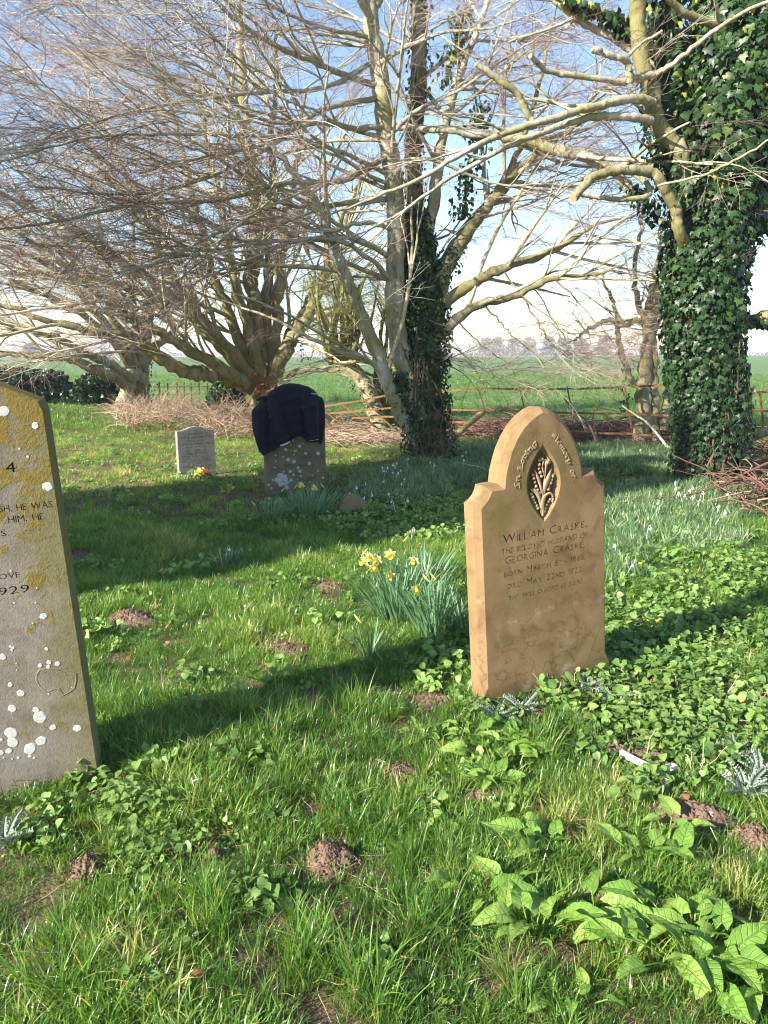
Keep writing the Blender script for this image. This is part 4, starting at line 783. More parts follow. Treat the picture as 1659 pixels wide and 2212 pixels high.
# --- far left tree
b = G(285, 890)
ta = Tree('spreading_tree', 'distant twin-trunked tree at the far left with low limbs sweeping left', 41, M_limb, M_br, base=b)
ta.limb([(262, 892, 21), (270, 860, 21), (280, 830, 21), (285, 800, 21), (270, 740, 21), (250, 660, 21), (230, 560, 21), (200, 420, 21)], [.26, .2, .19, .2, .16, .12, .09, .04], 'trunk', M_trunk, 14)
ta.limb([(305, 892, 21.3), (305, 850, 21.3), (303, 800, 21.3), (310, 740, 21.3), (325, 650, 21.3), (340, 520, 21.3), (350, 380, 21.3)], [.3, .25, .24, .2, .15, .1, .05], 'trunk', M_trunk, 14)
for pp, Ys, rad in [([(280, 838), (250, 815), (229, 807), (190, 792), (163, 781), (98, 771), (0, 767), (-90, 760)], (20.8, 18), [.17, .15, .14, .12, .1, .08, .05, .03]), ([(283, 820), (240, 790), (190, 765), (130, 735), (60, 715), (-40, 690)], (20.8, 18), [.14, .12, .1, .08, .05, .02]),
                    ([(285, 800), (250, 740), (190, 690), (120, 650), (20, 600)], (21, 18.5), [.14, .12, .09, .06, .03]), ([(290, 790), (240, 680), (180, 580), (100, 480)], (21, 20), [.13, .1, .07, .03]), ([(305, 800), (350, 740), (400, 690), (450, 640)], (21.3, 22), [.12, .09, .06, .03]), ([(303, 790), (290, 680), (285, 560), (290, 420)], (21.3, 21), [.12, .1, .07, .03]), ([(280, 780), (180, 640), (60, 520), (-60, 430)], (20.8, 18), [.12, .09, .06, .03])]:
    Ys = np.linspace(Ys[0], Ys[1], len(pp)); ta.limb([(u, v, y) for (u, v), y in zip(pp, Ys)], rad, 'limb', None, 10, wob=.06, tlen=1.3)
ta.grow(1.4, (1.5, 3.2), .7, sub=3, spl=1, tint=(.1, .9), bias=(-.25, 0, 0), sscale=(1.3, 2.2))
ta.done()
ta.ivy(W([(307, 890, 21.2), (306, 840, 21.2), (312, 780, 21.2)]), [.33, .3, .28], 60, (.08, .12), thick=.15)

# --- dark mossy thicket tree between
b = G(822, 925)
tf = Tree('hawthorn', 'leaning hawthorn with ivy-dark stem and yellow-green mossy shoots, left of the central tree', 51, M_moss, M_moss, T_mspray, base=b)
tf.limb([(826, 935, 14.6), (812, 890, 14.6), (800, 860, 14.6), (781, 819, 14.6), (756, 787, 14.6), (734, 763, 14.6)], [.2, .17, .15, .13, .12, .12], 'trunk', M_trunk, 12, sub=False)
for i in range(17):
    u0 = rng.uniform(705, 775); v0 = rng.uniform(700, 790); u1 = u0+rng.normal()*38; v1 = v0-rng.uniform(70, 200); um = (u0+u1)/2+rng.normal()*14
    tf.limb([(738+rng.normal()*8, 775, 14.6), (u0, v0, 14.6+rng.normal()*.25), (um, (v0+v1)/2, 14.6+rng.normal()*.4), (u1, v1, 14.6+rng.normal()*.6)], [.06, .045, .03, .012], 'limb', None, 6, side=1.2, tlen=.45)
for i in range(12):
    u0 = rng.uniform(800, 870); tf.limb([(u0, 920, 14.8), (u0+rng.normal()*8, 820, 14.8), (u0+rng.normal()*14, 720, 14.8), (u0+rng.normal()*22, 600+rng.uniform(-60, 60), 14.9)], [.05, .04, .03, .012], 'limb', None, 6, side=.7, tlen=.5)
tf.grow(1.5, (.5, 1.2), .8, sub=2, spl=1, tint=(0, 1), sscale=(.7, 1.2)); tf.done(.8)
tf.ivy(W([(822, 925, 14.5), (800, 860, 14.5), (775, 815, 14.5)]), [.26, .22, .16], 200, (.05, .08), thick=.18)

# --- hedgerow stems by the fence
b = G(1400, 965)
te = Tree('field_maple', 'cluster of sunlit bare stems rising behind the rusty fence', 61, M_trunk, M_br, T_droop, Y=0, base=b)
for pp, rad in [([(1385, 952), (1388, 880), (1393, 800), (1400, 740), (1402, 700), (1406, 640), (1425, 560), (1432, 480)], [.16, .12, .12, .11, .10, .06, .05, .03]), ([(1412, 950), (1415, 880), (1413, 800), (1412, 740), (1418, 640), (1412, 580)], [.1, .075, .07, .06, .05, .03]), ([(1430, 930), (1445, 850), (1452, 780), (1448, 700), (1440, 640)], [.09, .075, .06, .05, .04]),
                ([(1370, 830), (1345, 770), (1335, 720), (1320, 690), (1265, 715), (1240, 735)], [.05, .05, .045, .04, .03, .015]), ([(1400, 700), (1370, 690), (1345, 700), (1320, 640), (1300, 590)], [.06, .05, .04, .03, .015]), ([(1402, 720), (1380, 660), (1372, 580), (1385, 480), (1392, 420)], [.06, .05, .04, .03, .015]), ([(1448, 760), (1440, 690), (1460, 600), (1470, 520)], [.06, .05, .04, .02]), ([(1410, 690), (1430, 650), (1450, 620), (1480, 560)], [.06, .06, .05, .04])]:
    te.limb([(u, v, 13.0) for u, v in pp], rad, 'limb' if rad[0] < .1 else 'trunk', None, 10, side=1., wob=.04, tlen=.6)
te.grow(2.8, (.5, 1.4), .8, sub=2, spl=1, tint=(0, .5), sscale=(.6, 1.1), bias=(-.15, 0, 0)); te.done(.8)
te.ivy(W([(1350, 900, 13.1), (1352, 820, 13.1), (1345, 760, 13.1)]), [.09, .12, .08], 160, (.05, .08), thick=.25)

# --- far hedge and woods beyond the field, bushes at left
M_fart = simple_mat('distant_twigs', (.12, .085, .075), .9, .1, .3, .5, 0)
def twiggy_mass(name, n, fn, L, r0, seed, **kw):
    r = np.random.default_rng(seed); pos = fn(r, n); d = r.normal(size=(n, 3)); d[:, 2] = np.abs(d[:, 2])+.6; d /= np.linalg.norm(d, axis=1, keepdims=True); l = r.uniform(.4, 1, n)*L
    pts = np.stack([pos, pos+d*l[:, None]*.5+r.normal(size=(n, 3))*L*.05, pos+d*l[:, None]+r.normal(size=(n, 3))*L*.12], 1); V, F = tubes(pts, np.repeat(np.array([[r0, r0*.7, r0*.3]]), n, 0), 3)
    return link(name, MB().add(V, F).mesh(name, M_fart), **kw)
def hedge_f(r, n):
    x = r.uniform(-330, 330, n); return np.stack([x, 368+r.normal(size=n)*2, r.uniform(0, 1, n)**1.2*(1.6+1.2*snoise(x, x*0, .05, 4))], 1)
twiggy_mass('far_hedge', 9000, hedge_f, 1.6, .07, 2, kind='stuff', label='low bare hedge along the far side of the green field')
def wood_f(r, n):
    cx = r.choice([52, 58, 66, 74, 84, 92, 100, 112, -180, -160, -120, -60, -20, 150, 170, 200], n); h = np.where((cx > 50)&(cx < 115), 11., 7.); th = r.uniform(0, 6.28, n); q = r.uniform(size=n)**.5
    z = r.uniform(0, 1, n); return np.stack([cx+np.cos(th)*q*5*(1-.5*z), 395+np.sin(th)*q*5, z*h*.8], 1)
twiggy_mass('far_woodland', 14000, wood_f, 2.6, .06, 3, kind='stuff', label='pale hazy bare trees on the far horizon')
def bush(name, label, u0, u1, vb, vt, Y, n, mat, leaf=(.06, .1), group='evergreen bushes along the far hedge line', holes=True):
    a = P(u0, vb, Y); b_ = P(u1, vb, Y); tpz = P(u0, vt, Y)[2]; cx = (a[0]+b_[0])/2; wx = (b_[0]-a[0])/2; r = np.random.default_rng(int(u1+vb)); o = thing(name, label, 'bush', (cx, Y, 0), group=group)
    th = r.uniform(0, 6.28, n); ph = np.arccos(r.uniform(-1, 1, n)); q = r.uniform(.45, 1, n)**.4; lump = 1+.22*snoise(th*2, ph*3, 1.2, 5)
    pos = np.stack([np.cos(th)*np.sin(ph)*wx*q*lump, np.sin(th)*np.sin(ph)*.9*wx*q*lump, (tpz/2)*(1+np.cos(ph)*q*lump)], 1); pos[:, 2] = np.clip(pos[:, 2], .05, None)
    M = rots(n, *r.uniform(0, 6.28, (3, n))); V, F, rn = scatter_real(IV0, IF0, pos, M, r.uniform(*leaf, n), r.beta(2, 3, n)); link('foliage', MB().add(V, F, rn).mesh('foliage', mat), o, kind='stuff')
    m = MB()
    for i in range(7):
        c = crom(np.array([[r.normal()*wx*.2, r.normal()*.2, -.1], [r.normal()*wx*.3, r.normal()*.3, tpz*.4], [r.normal()*wx*.5, r.normal()*.4, tpz*.85]]), 4); V, F = tubes(c, np.linspace(.05, .01, len(c)), 5); m.add(V, F)
    link('stem', m.mesh('stem', M_trunk), o)
M_hol = leaf_mat('dark_evergreen_leaves', [(0, (.010, .022, .010)), (.6, (.02, .045, .018)), (1, (.05, .08, .03))], .1, .3, .5)
bush('evergreen_bush', 'large dark evergreen bush at the left edge beyond the lichen headstone', -90, 150, 895, 795, 24, 5000, M_hol, (.1, .17))
bush('evergreen_bush', 'dark evergreen bush just left of the distant twin-trunked tree', 165, 262, 895, 808, 23, 3200, M_hol, (.09, .15))
bush('holly_bush', 'small glossy holly bush left of the trunk behind the jacket', 450, 532, 892, 822, 17.5, 1700, M_ivy, (.06, .1))
# ------------------------------------------------------------------ rusty estate railing
M_twd = simple_mat('reddish_bark', (.13, .075, .055), .8)
k = NT('rusty_iron'); co = k.coord('Object'); k.col(k.mix(k.noise(co, 14, 5), (.10, .045, .02), (.27, .145, .06))); k.rough(.9, .2); k.bump(k.noise(co, 60, 4), .4, .003); M_rust = k.m
def bar(p, q, w_, d_, sag=0., n=6):
    """flat bar from p to q, w_ wide vertically, d_ thick"""
    p = np.array(p, float); q = np.array(q, float); t = np.linspace(0, 1, n)[:, None]; c = p*(1-t)+q*t; c[:, 2] -= sag*np.sin(math.pi*t[:, 0]); d = q-p; d /= np.linalg.norm(d)
    a = np.cross(d, [0, 0, 1]) if abs(d[2]) < .7 else np.array([0., 1, 0]); a -= a@d*d; a /= np.linalg.norm(a); b_ = np.cross(a, d); V = []
    for x in c: V += [x+a*d_/2+b_*w_/2, x-a*d_/2+b_*w_/2, x-a*d_/2-b_*w_/2, x+a*d_/2-b_*w_/2]
    F = [[4*i+j, 4*i+(j+1) % 4, 4*i+4+(j+1) % 4, 4*i+4+j] for i in range(n-1) for j in range(4)]+[[3, 2, 1, 0], [4*n-4, 4*n-3, 4*n-2, 4*n-1]]
    return np.array(V), np.array(F)
def fence(label, posts, rails, Yf, loc):
    o = thing('iron_fence', label, 'fence', loc, group='rusty estate fence along the field edge')
    for (u0, v0), (u1, v1) in posts:
        a = P(u0, v0, Yf(u0)); b_ = P(u1, v1, Yf(u1)); b_ = b_+(b_-a)/np.linalg.norm(b_-a)*.12; link('post', MB().add(*bar(b_, a, .016, .045)).mesh('post', M_rust, False, loc), o)
    for pts in rails:
        m = MB()
        for (u0, v0), (u1, v1) in zip(pts[:-1], pts[1:]): m.add(*bar(P(u0, v0, Yf(u0)-.012), P(u1, v1, Yf(u1)-.012), .034, .010, .006))
        link('rail', m.mesh('rail', M_rust, False, loc), o)
    return o
YA = lambda u: 13.82-(u-1070)*.0043
fence('rusty iron field fence with leaning posts to the right of the central ivy tree', [((949, 853), (982, 935)), ((1032, 836), (1070, 955)), ((1122, 836), (1150, 955)), ((1225, 835), (1247, 956)), ((1349, 832), (1371, 972)), ((1462, 828), (1480, 980))],
      [[(945, 848), (985, 843), (1034, 838), (1123, 840), (1226, 840), (1349, 836), (1468, 829)], [(945, 884), (1045, 886), (1135, 887), (1232, 892), (1357, 893), (1470, 899)], [(945, 909), (1057, 914), (1143, 918), (1241, 934), (1363, 937), (1474, 946)]], YA, (2, 13.8, 0))
YB = lambda u: 13.9+(960-u)*.0025
fence('collapsed stretch of rusty iron fence, posts leaning flat, left of the central ivy tree', [((702, 888), (738, 915)), ((735, 870), (806, 920)), ((784, 863), (866, 940)), ((690, 898), (712, 918))],
      [[(700, 877), (735, 872), (786, 864), (872, 845)], [(712, 893), (790, 886), (880, 877)], [(760, 903), (830, 900), (880, 899)]], YB, (-.5, 14, 0))
fence('short run of rusty fence rails right of the ivy-smothered tree', [((1642, 846), (1655, 985)), ((1735, 840), (1745, 990))], [[(1600, 886), (1660, 888), (1760, 892)], [(1600, 924), (1660, 927), (1760, 932)], [(1600, 848), (1660, 846), (1760, 842)]], lambda u: 11.6, (5.5, 11.6, 0))
oo = thing('iron_fence', 'distant row of thin dark fence posts left of the jacket tree', 'fence', (-5, 20, 0), group='rusty estate fence along the field edge')
for u in (345, 363, 383, 399, 414, 431, 449): link('post', MB().add(*bar(P(u, 872, 20.5), P(u-1, 826+rng.uniform(-3, 3), 20.5), .03, .05)).mesh('post', M_twd, False, (-5, 20, 0)), oo)
for v in (836, 852): link('rail', MB().add(*bar(P(330, v, 20.45), P(455, v-1, 20.45), .02, .012)).mesh('rail', M_twd, False, (-5, 20, 0)), oo)
oo = thing('iron_fence', 'distant barred gate between the two dark evergreen bushes', 'gate', (-9, 24, 0))
for v in (862, 870, 878, 886): link('rail', MB().add(*bar(P(140, v, 24), P(180, v, 24), .03, .02)).mesh('rail', M_rust, False, (-9, 24, 0)), oo)
for u in (140, 160, 180): link('post', MB().add(*bar(P(u, 892, 24.03), P(u, 858, 24.03), .05, .05)).mesh('post', M_rust, False, (-9, 24, 0)), oo)
M_log = bark_mat('log_bark', (.26, .2, .1), (.4, .32, .18), (.3, .26, .06), 3, .8)
def log(name, label, pts, r_, cat, mat=M_log, sides=8, group=None):
    p = np.array([P(*q) for q in pts]); c = crom(p, 6); rr = np.linspace(r_[0], r_[1], len(c)); V, F = tubes(c, rr, sides); V += rng.normal(size=V.shape)*r_[0]*.05; n = len(V)
    m = MB().add(V, F); V2 = np.vstack([V[:sides], c[:1], V[-sides:], c[-1:]]); m.add(V2, [[(i+1) % sides, i, sides] for i in range(sides)]+[[sides+1+i, sides+1+(i+1) % sides, 2*sides+1] for i in range(sides)])
    o = link(name, m.mesh(name, mat, off=c[0]), None, label, cat, group, loc=tuple(c[0])); return o
log('fallen_log', 'straight yellowish pole propped diagonally against the fence beside the central tree', [(973, 952, 12.9), (1008, 920, 13.2), (1046, 888, 13.6)], (.062, .05), 'log')
log('fallen_branch', 'thick dead branch lying on brushwood at the far right edge', [(1560, 985, 10.5), (1606, 957, 10.4), (1659, 931, 10.3), (1740, 915, 10.2)], (.05, .07), 'branch', M_trunk)
log('fallen_branch', 'thin brown branch lying across the snowdrops below the ivy tree', [(1335, 1090, 7.6), (1400, 1078, 7.7), (1500, 1066, 7.8), (1560, 1045, 8), (1610, 1022, 8.1), (1659, 1000, 8.2)], (.008, .016), 'branch', M_twd)
log('fallen_branch', 'thin twig lying in shade in front of the central ivy tree', [(975, 1000, 10.4), (1000, 1003, 10.3), (1030, 1008, 10.1), (1052, 1015, 10)], (.02, .012), 'branch', M_br)
log('fence_post', 'mossy yellow-green wooden post behind the right-hand ivy tree', [(1612, 968, 10.9), (1612, 900, 10.9), (1611, 838, 10.9)], (.085, .08), 'post', M_moss, 10)
log('fallen_branch', 'reddish branch leaning on the fence behind the sandstone headstone', [(1290, 955, 12.6), (1270, 915, 12.8), (1238, 885, 13.1), (1218, 858, 13.2)], (.026, .012), 'branch', M_twd)
log('fallen_branch', 'pale branch leaning against the fence near the bare stems', [(1450, 975, 11.9), (1400, 915, 12.2), (1370, 895, 12.4), (1325, 862, 12.6)], (.024, .01), 'branch', M_br)
M_ston = simple_mat('flint_stone', (.62, .55, .45), .8, .3, .2, 30, .4, .004); M_wood = simple_mat('bleached_wood', (.6, .52, .42), .85, .2, .25, 30, .4, .002)
def stonelet(label, u, v, size, seed, group=None):
    bm = bmesh.new(); bmesh.ops.create_icosphere(bm, subdivisions=2, radius=1); r = np.random.default_rng(seed)
    k1, k2 = r.normal(size=3)*2, r.normal(size=3)*3
    for q in bm.verts:
        c = np.array(q.co); f = 1+.18*math.sin(c@k1)+.12*math.sin(c@k2+1); q.co = Vector(c*f*np.array([size, size*.8, size*.55]))
    p = G(u, v); return link('stone', finish(bm, 'stone', M_ston), None, label, 'stone', group, loc=on_ground(p, size*.25+.02), rot=(0, .2, seed))
stonelet('pale cream flint lying on the bare soil nearest the bottom right', 1528, 1792, .026, 1); stonelet('angular white stone beside the grey thistle at right', 1568, 1690, .022, 2); stonelet('small pinkish stone in the soil below the nettle patch', 1445, 1688, .03, 3); stonelet('tiny pale stone at the edge of the big molehill', 735, 1850, .008, 4)
q = MB(); pts = np.array([on_ground(G(1338, 1662), .05), on_ground(G(1390, 1690), .045), on_ground(G(1441, 1727), .03)]); q.add(*bar(pts[0], pts[1], .022, .012)).add(*bar(pts[1], pts[2], .024, .012)); link('wooden_edging', q.mesh('wooden_edging', M_wood, False, pts[0]), None, 'weathered whitish strip of wooden edging sticking out of the grass near the nettles', 'plank', loc=tuple(pts[0]))

# ------------------------------------------------------------------ molehills
k = NT('crumbly_soil'); co = k.coord('Object'); n1 = k.noise(co, 35, 6, .7); k.col(k.mix(n1, (.085, .052, .036), (.26, .175, .125))); k.rough(.95, .1); k.bump(k.noise(co, 110, 4), .8, .008); M_soil = k.m
HILLS = []
def molehill(label, u, v, wpx, hgt, seed, ell=1., cat='molehill', name='molehill'):
    p = G(u, v); sc = np.linalg.norm(p-C0)/1639; R_ = wpx/2*sc*1.25; HILLS.append((p[0], p[1], R_)); n = 64; hgt *= .5; r = np.random.default_rng(seed); t = np.linspace(0, 1, 31); an = np.arange(n)*2*math.pi/n
    T, A = np.meshgrid(t, an, indexing='ij'); X = T*np.cos(A)*R_*(1+.20*np.sin(2*A+seed)+.12*np.sin(5*A+seed)+.06*np.sin(11*A)); Y_ = T*np.sin(A)*R_*ell*(1+.1*np.sin(3*A+seed)); lum = snoise(X*40, Y_*40, 1.6, seed)*.7+np.abs(snoise(X*40, Y_*40, 5.2, seed+1))*.75+np.abs(snoise(X*40, Y_*40, 12., seed+2))*.5+r.normal(size=X.shape)*.16
    Z = hgt*((np.cos(T*math.pi)+1)/2)**.8+lum*.014*(1-T**4)-.035*T**3; Z[0] = Z[0].mean(); X[0] = 0; Y_[0] = 0
    i = np.arange(30)[:, None]*n; j = np.arange(n)[None]; F = np.stack([i+j, i+n+j, i+n+(j+1) % n, i+(j+1) % n], -1).reshape(-1, 4)
    m = MB().add(np.stack([X, Y_, Z], -1).reshape(-1, 3), F)
    bb = np.array([[1, 0, 0], [0, 1, 0], [-1, 0, 0], [0, -1, 0], [0, 0, 1], [0, 0, -1.]]); bf = np.array([[0, 1, 4], [1, 2, 4], [2, 3, 4], [3, 0, 4], [1, 0, 5], [2, 1, 5], [3, 2, 5], [0, 3, 5]]); nn = 160
    ti, ai = r.uniform(0, 1.05, nn)**.6, r.uniform(0, 6.28, nn); pp = np.stack([ti*np.cos(ai)*R_, ti*np.sin(ai)*R_*ell, hgt*((np.cos(np.minimum(ti, 1)*math.pi)+1)/2)**.8+.002], 1)
    V, F2, rn = scatter_real(bb, bf, pp, rots(nn, *r.uniform(0, 6, (3, nn))), r.uniform(.002, .006, nn), r.uniform(size=nn)); m.add(V, F2)
    return link(name, m.mesh(name, M_soil), None, label, cat, 'molehills in the grass', loc=on_ground(p, .012))
molehill('largest fresh molehill in the middle of the foreground grass', 712, 1862, 96, .075, 1, 1.1); molehill('molehill left of the glossy-leaved plant below the sandstone headstone', 868, 1678, 92, .05, 2, .9); molehill('brown molehill in the sunlit grass right of the lichen headstone', 282, 1345, 98, .07, 3)
molehill('low scatter of brown crumbs in the grass left of the daffodils', 632, 1412, 100, .03, 4); molehill('dark earth mound beside the leaves at lower left', 190, 1890, 70, .04, 5); molehill('tiny earth heap between grass tufts in the left foreground', 462, 1862, 36, .03, 6)
molehill('bare reddish earth at the foot of the small daffodil clump', 935, 1520, 120, .025, 7, .6); molehill('earth heap on the trench edge with the cream flint', 1490, 1790, 130, .06, 8, .7); molehill('clod of brown earth by the white wooden edging', 1400, 1660, 100, .04, 9, .7)
molehill('dark red earth clod at the bottom right trench', 1630, 1840, 90, .05, 10); molehill('small soil heap hidden under the deadnettles at far right', 1440, 1470, 90, .03, 11); molehill('shaded earth patch at the left of the mown grass', 160, 1208, 60, .03, 12); molehill('earth patch below the central glossy plant', 1050, 1735, 90, .025, 13, .6)
molehill('flat crumbly earth by the foot of the sandstone headstone', 1120, 1545, 110, .03, 14, .5); molehill('soil showing between clumps at lower right', 1320, 1965, 90, .03, 15, .7); molehill('earth strip behind the white wooden edging', 1330, 1640, 70, .04, 16, .6); molehill('brown earth crumbs left of the daffodil leaves', 710, 1270, 70, .02, 17)

# ------------------------------------------------------------------ grass and ground cover
def grass_tex(name, stops, tr, rough=.38, spec=.4):
    k = NT(name); f = k.attr('tint', True); c = k.ramp(f, stops); h = k.attr('rnd'); c = k.mix(k.ramp(h, [(0., .75), (.35, 0.)]), c, (.13, .13, .045)); bl = k.attr('bl'); c = k.mix(1, c, k.mix(bl, (.45, .5, .45), (1.55, 1.4, 1.5)), 'MULTIPLY')
    c = k.mix(k.ramp(bl, [(.955, 0.), (.965, .85)]), c, (.38, .30, .13))
    k.col(c); k.rough(rough, spec); k.translucent(k.mix(1, c, (1.9, 1.9, .9), 'MULTIPLY'), tr); return k.m
M_grass = grass_tex('grass_blades', [(0., (.05, .115, .022)), (.3, (.085, .20, .032)), (.62, (.145, .28, .045)), (.88, (.30, .37, .10)), (1., (.48, .43, .22))], .42, .32, .5)
M_strap = grass_tex('snowdrop_leaves', [(0., (.08, .16, .075)), (.6, (.14, .25, .11)), (1., (.26, .36, .18))], .3, .3, .5)
def tuft(seed, n, L, wd, spread, lean, nseg=5, up=.8):
    r = np.random.default_rng(seed); V = []; F = []; A = []; B = []; cnt = 0
    for i in range(n):
        a = r.uniform(0, 6.28); rr = spread*r.uniform()**.6; x, y = rr*math.cos(a), rr*math.sin(a); az = a+r.normal()*.9; l = L*r.uniform(.45, 1.15); ln = lean*r.uniform(.2, 1.4); w_ = wd*r.uniform(.7, 1.2); bl = r.uniform(); th = math.pi/2*up+r.normal()*.18
        d = np.array([math.cos(az), math.sin(az)]); s = np.array([-d[1], d[0]])*w_/2; p = np.array([x, y, -.008]); tw = r.normal()*.5
        for j in range(nseg+1):
            t = j/nseg; ww = (1-t**2.2)*1.0+.02; sd = s*ww; off = np.array([sd[0]*math.cos(tw*t), sd[1]*math.cos(tw*t), w_/2*ww*math.sin(tw*t)])
            V += [p-off, p+off]; A += [t, t]; B += [bl, bl]; e = max(-.9, th-ln*t**1.3*1.9); p = p+np.array([d[0]*math.cos(e), d[1]*math.cos(e), math.sin(e)])*l/nseg
        F += [[cnt+2*j, cnt+2*j+1, cnt+2*j+3, cnt+2*j+2] for j in range(nseg)]; cnt += 2*(nseg+1)
    return np.array(V), np.array(F), np.array(A), np.array(B)
def tuft_mesh(nm, mat, *a, **k_):
    V, F, A, B = tuft(*a, **k_); return new_mesh(nm, V, F, mat, True, {'rnd': A, 'bl': B})
T_lawn = templates('lawn', [tuft_mesh('g', M_grass, 100+i, 26, .055, .0030, .045, .75) for i in range(5)]+[tuft_mesh('g', M_grass, 120+i, 24, .085, .0036, .04, .85) for i in range(5)])
T_long = templates('longgrass', [tuft_mesh('g', M_grass, 140+i, 30, .17, .0034, .035, .75, nseg=7, up=.88) for i in range(4)])
T_strp = templates('strap', [tuft_mesh('g', M_strap, 160+i, 18, .17, .0095, .04, .75, nseg=6, up=.86) for i in range(5)])
def near_points(n, y0, y1, pw=1.0, margin=1.1, xr=.54):
    """even density points over the wedge the camera sees"""
    y = np.sqrt(rng.uniform(size=n)*((y1+1)**2-(y0+1)**2)+(y0+1)**2)-1; x = rng.uniform(-1, 1, n)*(xr*y+margin); return x, y
def uvs(x, y): return proj(np.stack([x, y, np.zeros_like(x)], 1))
def blobs(u, v, lst):
    m = np.zeros_like(u)
    for cu_, cv_, ru, rv, *a in lst: m = np.maximum(m, (a[0] if a else 1)*np.clip(1.35-((u-cu_)/ru)**2-((v-cv_)/rv)**2, 0, 1))
    return m
BARE = [(600, 1395, 55, 40, .75), (690, 1290, 50, 30, .7), (820, 1500, 60, 18, .7), (560, 1700, 40, 16, .6), (120, 1935, 60, 45, .8), (360, 1330, 40, 16, .6), (1250, 1690, 40, 20, .6), (760, 1880, 30, 40, .6), (1200, 2060, 60, 30, .6), (1180, 1760, 60, 18, .6), (420, 1130, 90, 10, .5), (1560, 1470, 60, 16, .7), (1590, 1600, 50, 20, .7), (1350, 1880, 60, 22, .6), (500, 2090, 60, 24, .5), (60, 2000, 50, 24, .7), (712, 1862, 46, 48), (868, 1680, 44, 34), (282, 1345, 46, 20), (632, 1412, 50, 26, .7), (190, 1890, 38, 38, .9), (462, 1862, 20, 16), (935, 1520, 60, 22, .8), (1500, 1795, 70, 28), (1400, 1665, 60, 22, .9), (1630, 1840, 50, 45), (1440, 1470, 50, 14, .7), (160, 1208, 40, 14), (1050, 1735, 50, 18, .8),
        (1120, 1545, 70, 18, .8), (1320, 1965, 55, 22, .8), (1330, 1640, 40, 18, .8), (710, 1270, 40, 14, .7), (430, 1520, 45, 16, .5), (180, 1820, 60, 30, .6), (30, 1780, 50, 20, .5), (380, 1390, 60, 12, .5), (250, 1100, 60, 10, .5), (40, 2080, 60, 40, .6), (900, 1560, 50, 14, .7), (680, 1260, 60, 14, .6), (1500, 1590, 60, 14, .6)]
SNOW = [(1100, 985, 160, 22), (860, 1060, 110, 40), (960, 1020, 90, 40), (1350, 990, 110, 35), (1450, 1100, 170, 55), (1360, 1180, 60, 60, .8), (1530, 1175, 90, 28), (1350, 1240, 50, 50, .6), (1500, 1060, 80, 30), (490, 1218, 28, 12), (700, 1040, 30, 20, .5), (1590, 1080, 60, 60, .6)]
COVER = [(1450, 1560, 280, 150), (1450, 1380, 190, 90), (1230, 1480, 110, 50), (1500, 1250, 180, 60, .6), (950, 1440, 90, 60, .8), (1030, 1420, 60, 80), (270, 1760, 150, 55, .6), (330, 1880, 120, 80, .4), (60, 1830, 90, 60, .8), (900, 1100, 130, 30, .8), (780, 1130, 160, 22, .7), (900, 1150, 120, 30, .7), (540, 1950, 60, 40, .7), (460, 1850, 100, 60, .5)]
LONG = [(900, 2000, 70, 140), (860, 2140, 110, 90), (640, 2120, 150, 100, .7), (1190, 1620, 90, 42), (300, 1560, 110, 60, .6), (560, 1590, 120, 60, .7), (760, 1790, 80, 80, .8), (420, 2000, 120, 90, .5), (740, 1560, 120, 60, .6), (120, 2150, 130, 60, .6), (1100, 2170, 120, 60, .5), (1540, 1170, 70, 28, .6), (1330, 1210, 40, 30, .8), (1600, 1650, 50, 30, .3), (500, 1730, 120, 40, .6), (1000, 1870, 60, 70, .5), (1060, 1310, 30, 80, .5)]
DRY = [(1330, 1730, 110, 45), (1270, 1840, 90, 50, .7), (1580, 1930, 60, 50, .9), (1210, 1760, 110, 40, .7), (280, 2080, 90, 40, .6), (330, 2180, 100, 40, .5), (1400, 2060, 90, 60, .5), (1250, 2130, 150, 50, .5), (960, 1910, 40, 40, .5)]
# lawn
x, y = near_points(42000, 1.15, 7.0, xr=.53, margin=.45); x2, y2 = near_points(17000, 7.0, 15.4, xr=.53, margin=1.2); x3, y3 = near_points(9000, 15.4, 27, xr=.53, margin=1)
k3 = (x3 < -1.8)&(x3 < -.0-(y3-15)*.15); x = np.r_[x, x2, x3[k3]]; y = np.r_[y, y2, y3[k3]]
u, v = uvs(x, y); nz = snoise(x, y, 2.6, 21); nz2 = snoise(x, y, 7, 22); nz3 = snoise(x, y, .9, 23); bare = blobs(u, v, BARE); cov = blobs(u, v, COVER); snw = blobs(u, v, SNOW)
keep = rng.uniform(size=len(x)) < (1-bare*1.15)*(1-.80*cov)*(1-.75*snw)*(1-.92*np.clip(nz2*2.6-.75, 0, 1)); keep &= ~((y < 1.0))
lg = blobs(u, v, LONG); dry = blobs(u, v, DRY); near = y < 7
s_ = (.7+.55*rng.uniform(size=len(x)))*(1+.38*nz)*np.where(near, 1+.10*np.clip(y-3, 0, 4), 1.55)*np.where(y > 15, 1.3, 1); s_ *= np.where(y > 7.5, .8, 1)*np.interp(y, [2.6, 4, 7], [1, .85, .85])
tint = np.clip(.42+.22*nz3+.24*nz+.12*rng.normal(size=len(x))+.38*dry-.06*lg+np.where(y > 8, .12, 0), 0, .99)
idx = np.where(rng.uniform(size=len(x)) < .45+.35*nz, rng.integers(5, 10, len(x)), rng.integers(0, 5, len(x)))
rot = np.stack([rng.normal(size=len(x))*.18, rng.normal(size=len(x))*.18, rng.uniform(0, 6.28, len(x))], 1); Z = gh(x, y)
K = keep; scatter('lawn_grass', T_lawn, np.stack([x, y, Z], 1)[K], rot[K], s_[K], idx[K], tint[K], kind='stuff', label='short green turf between the graves')
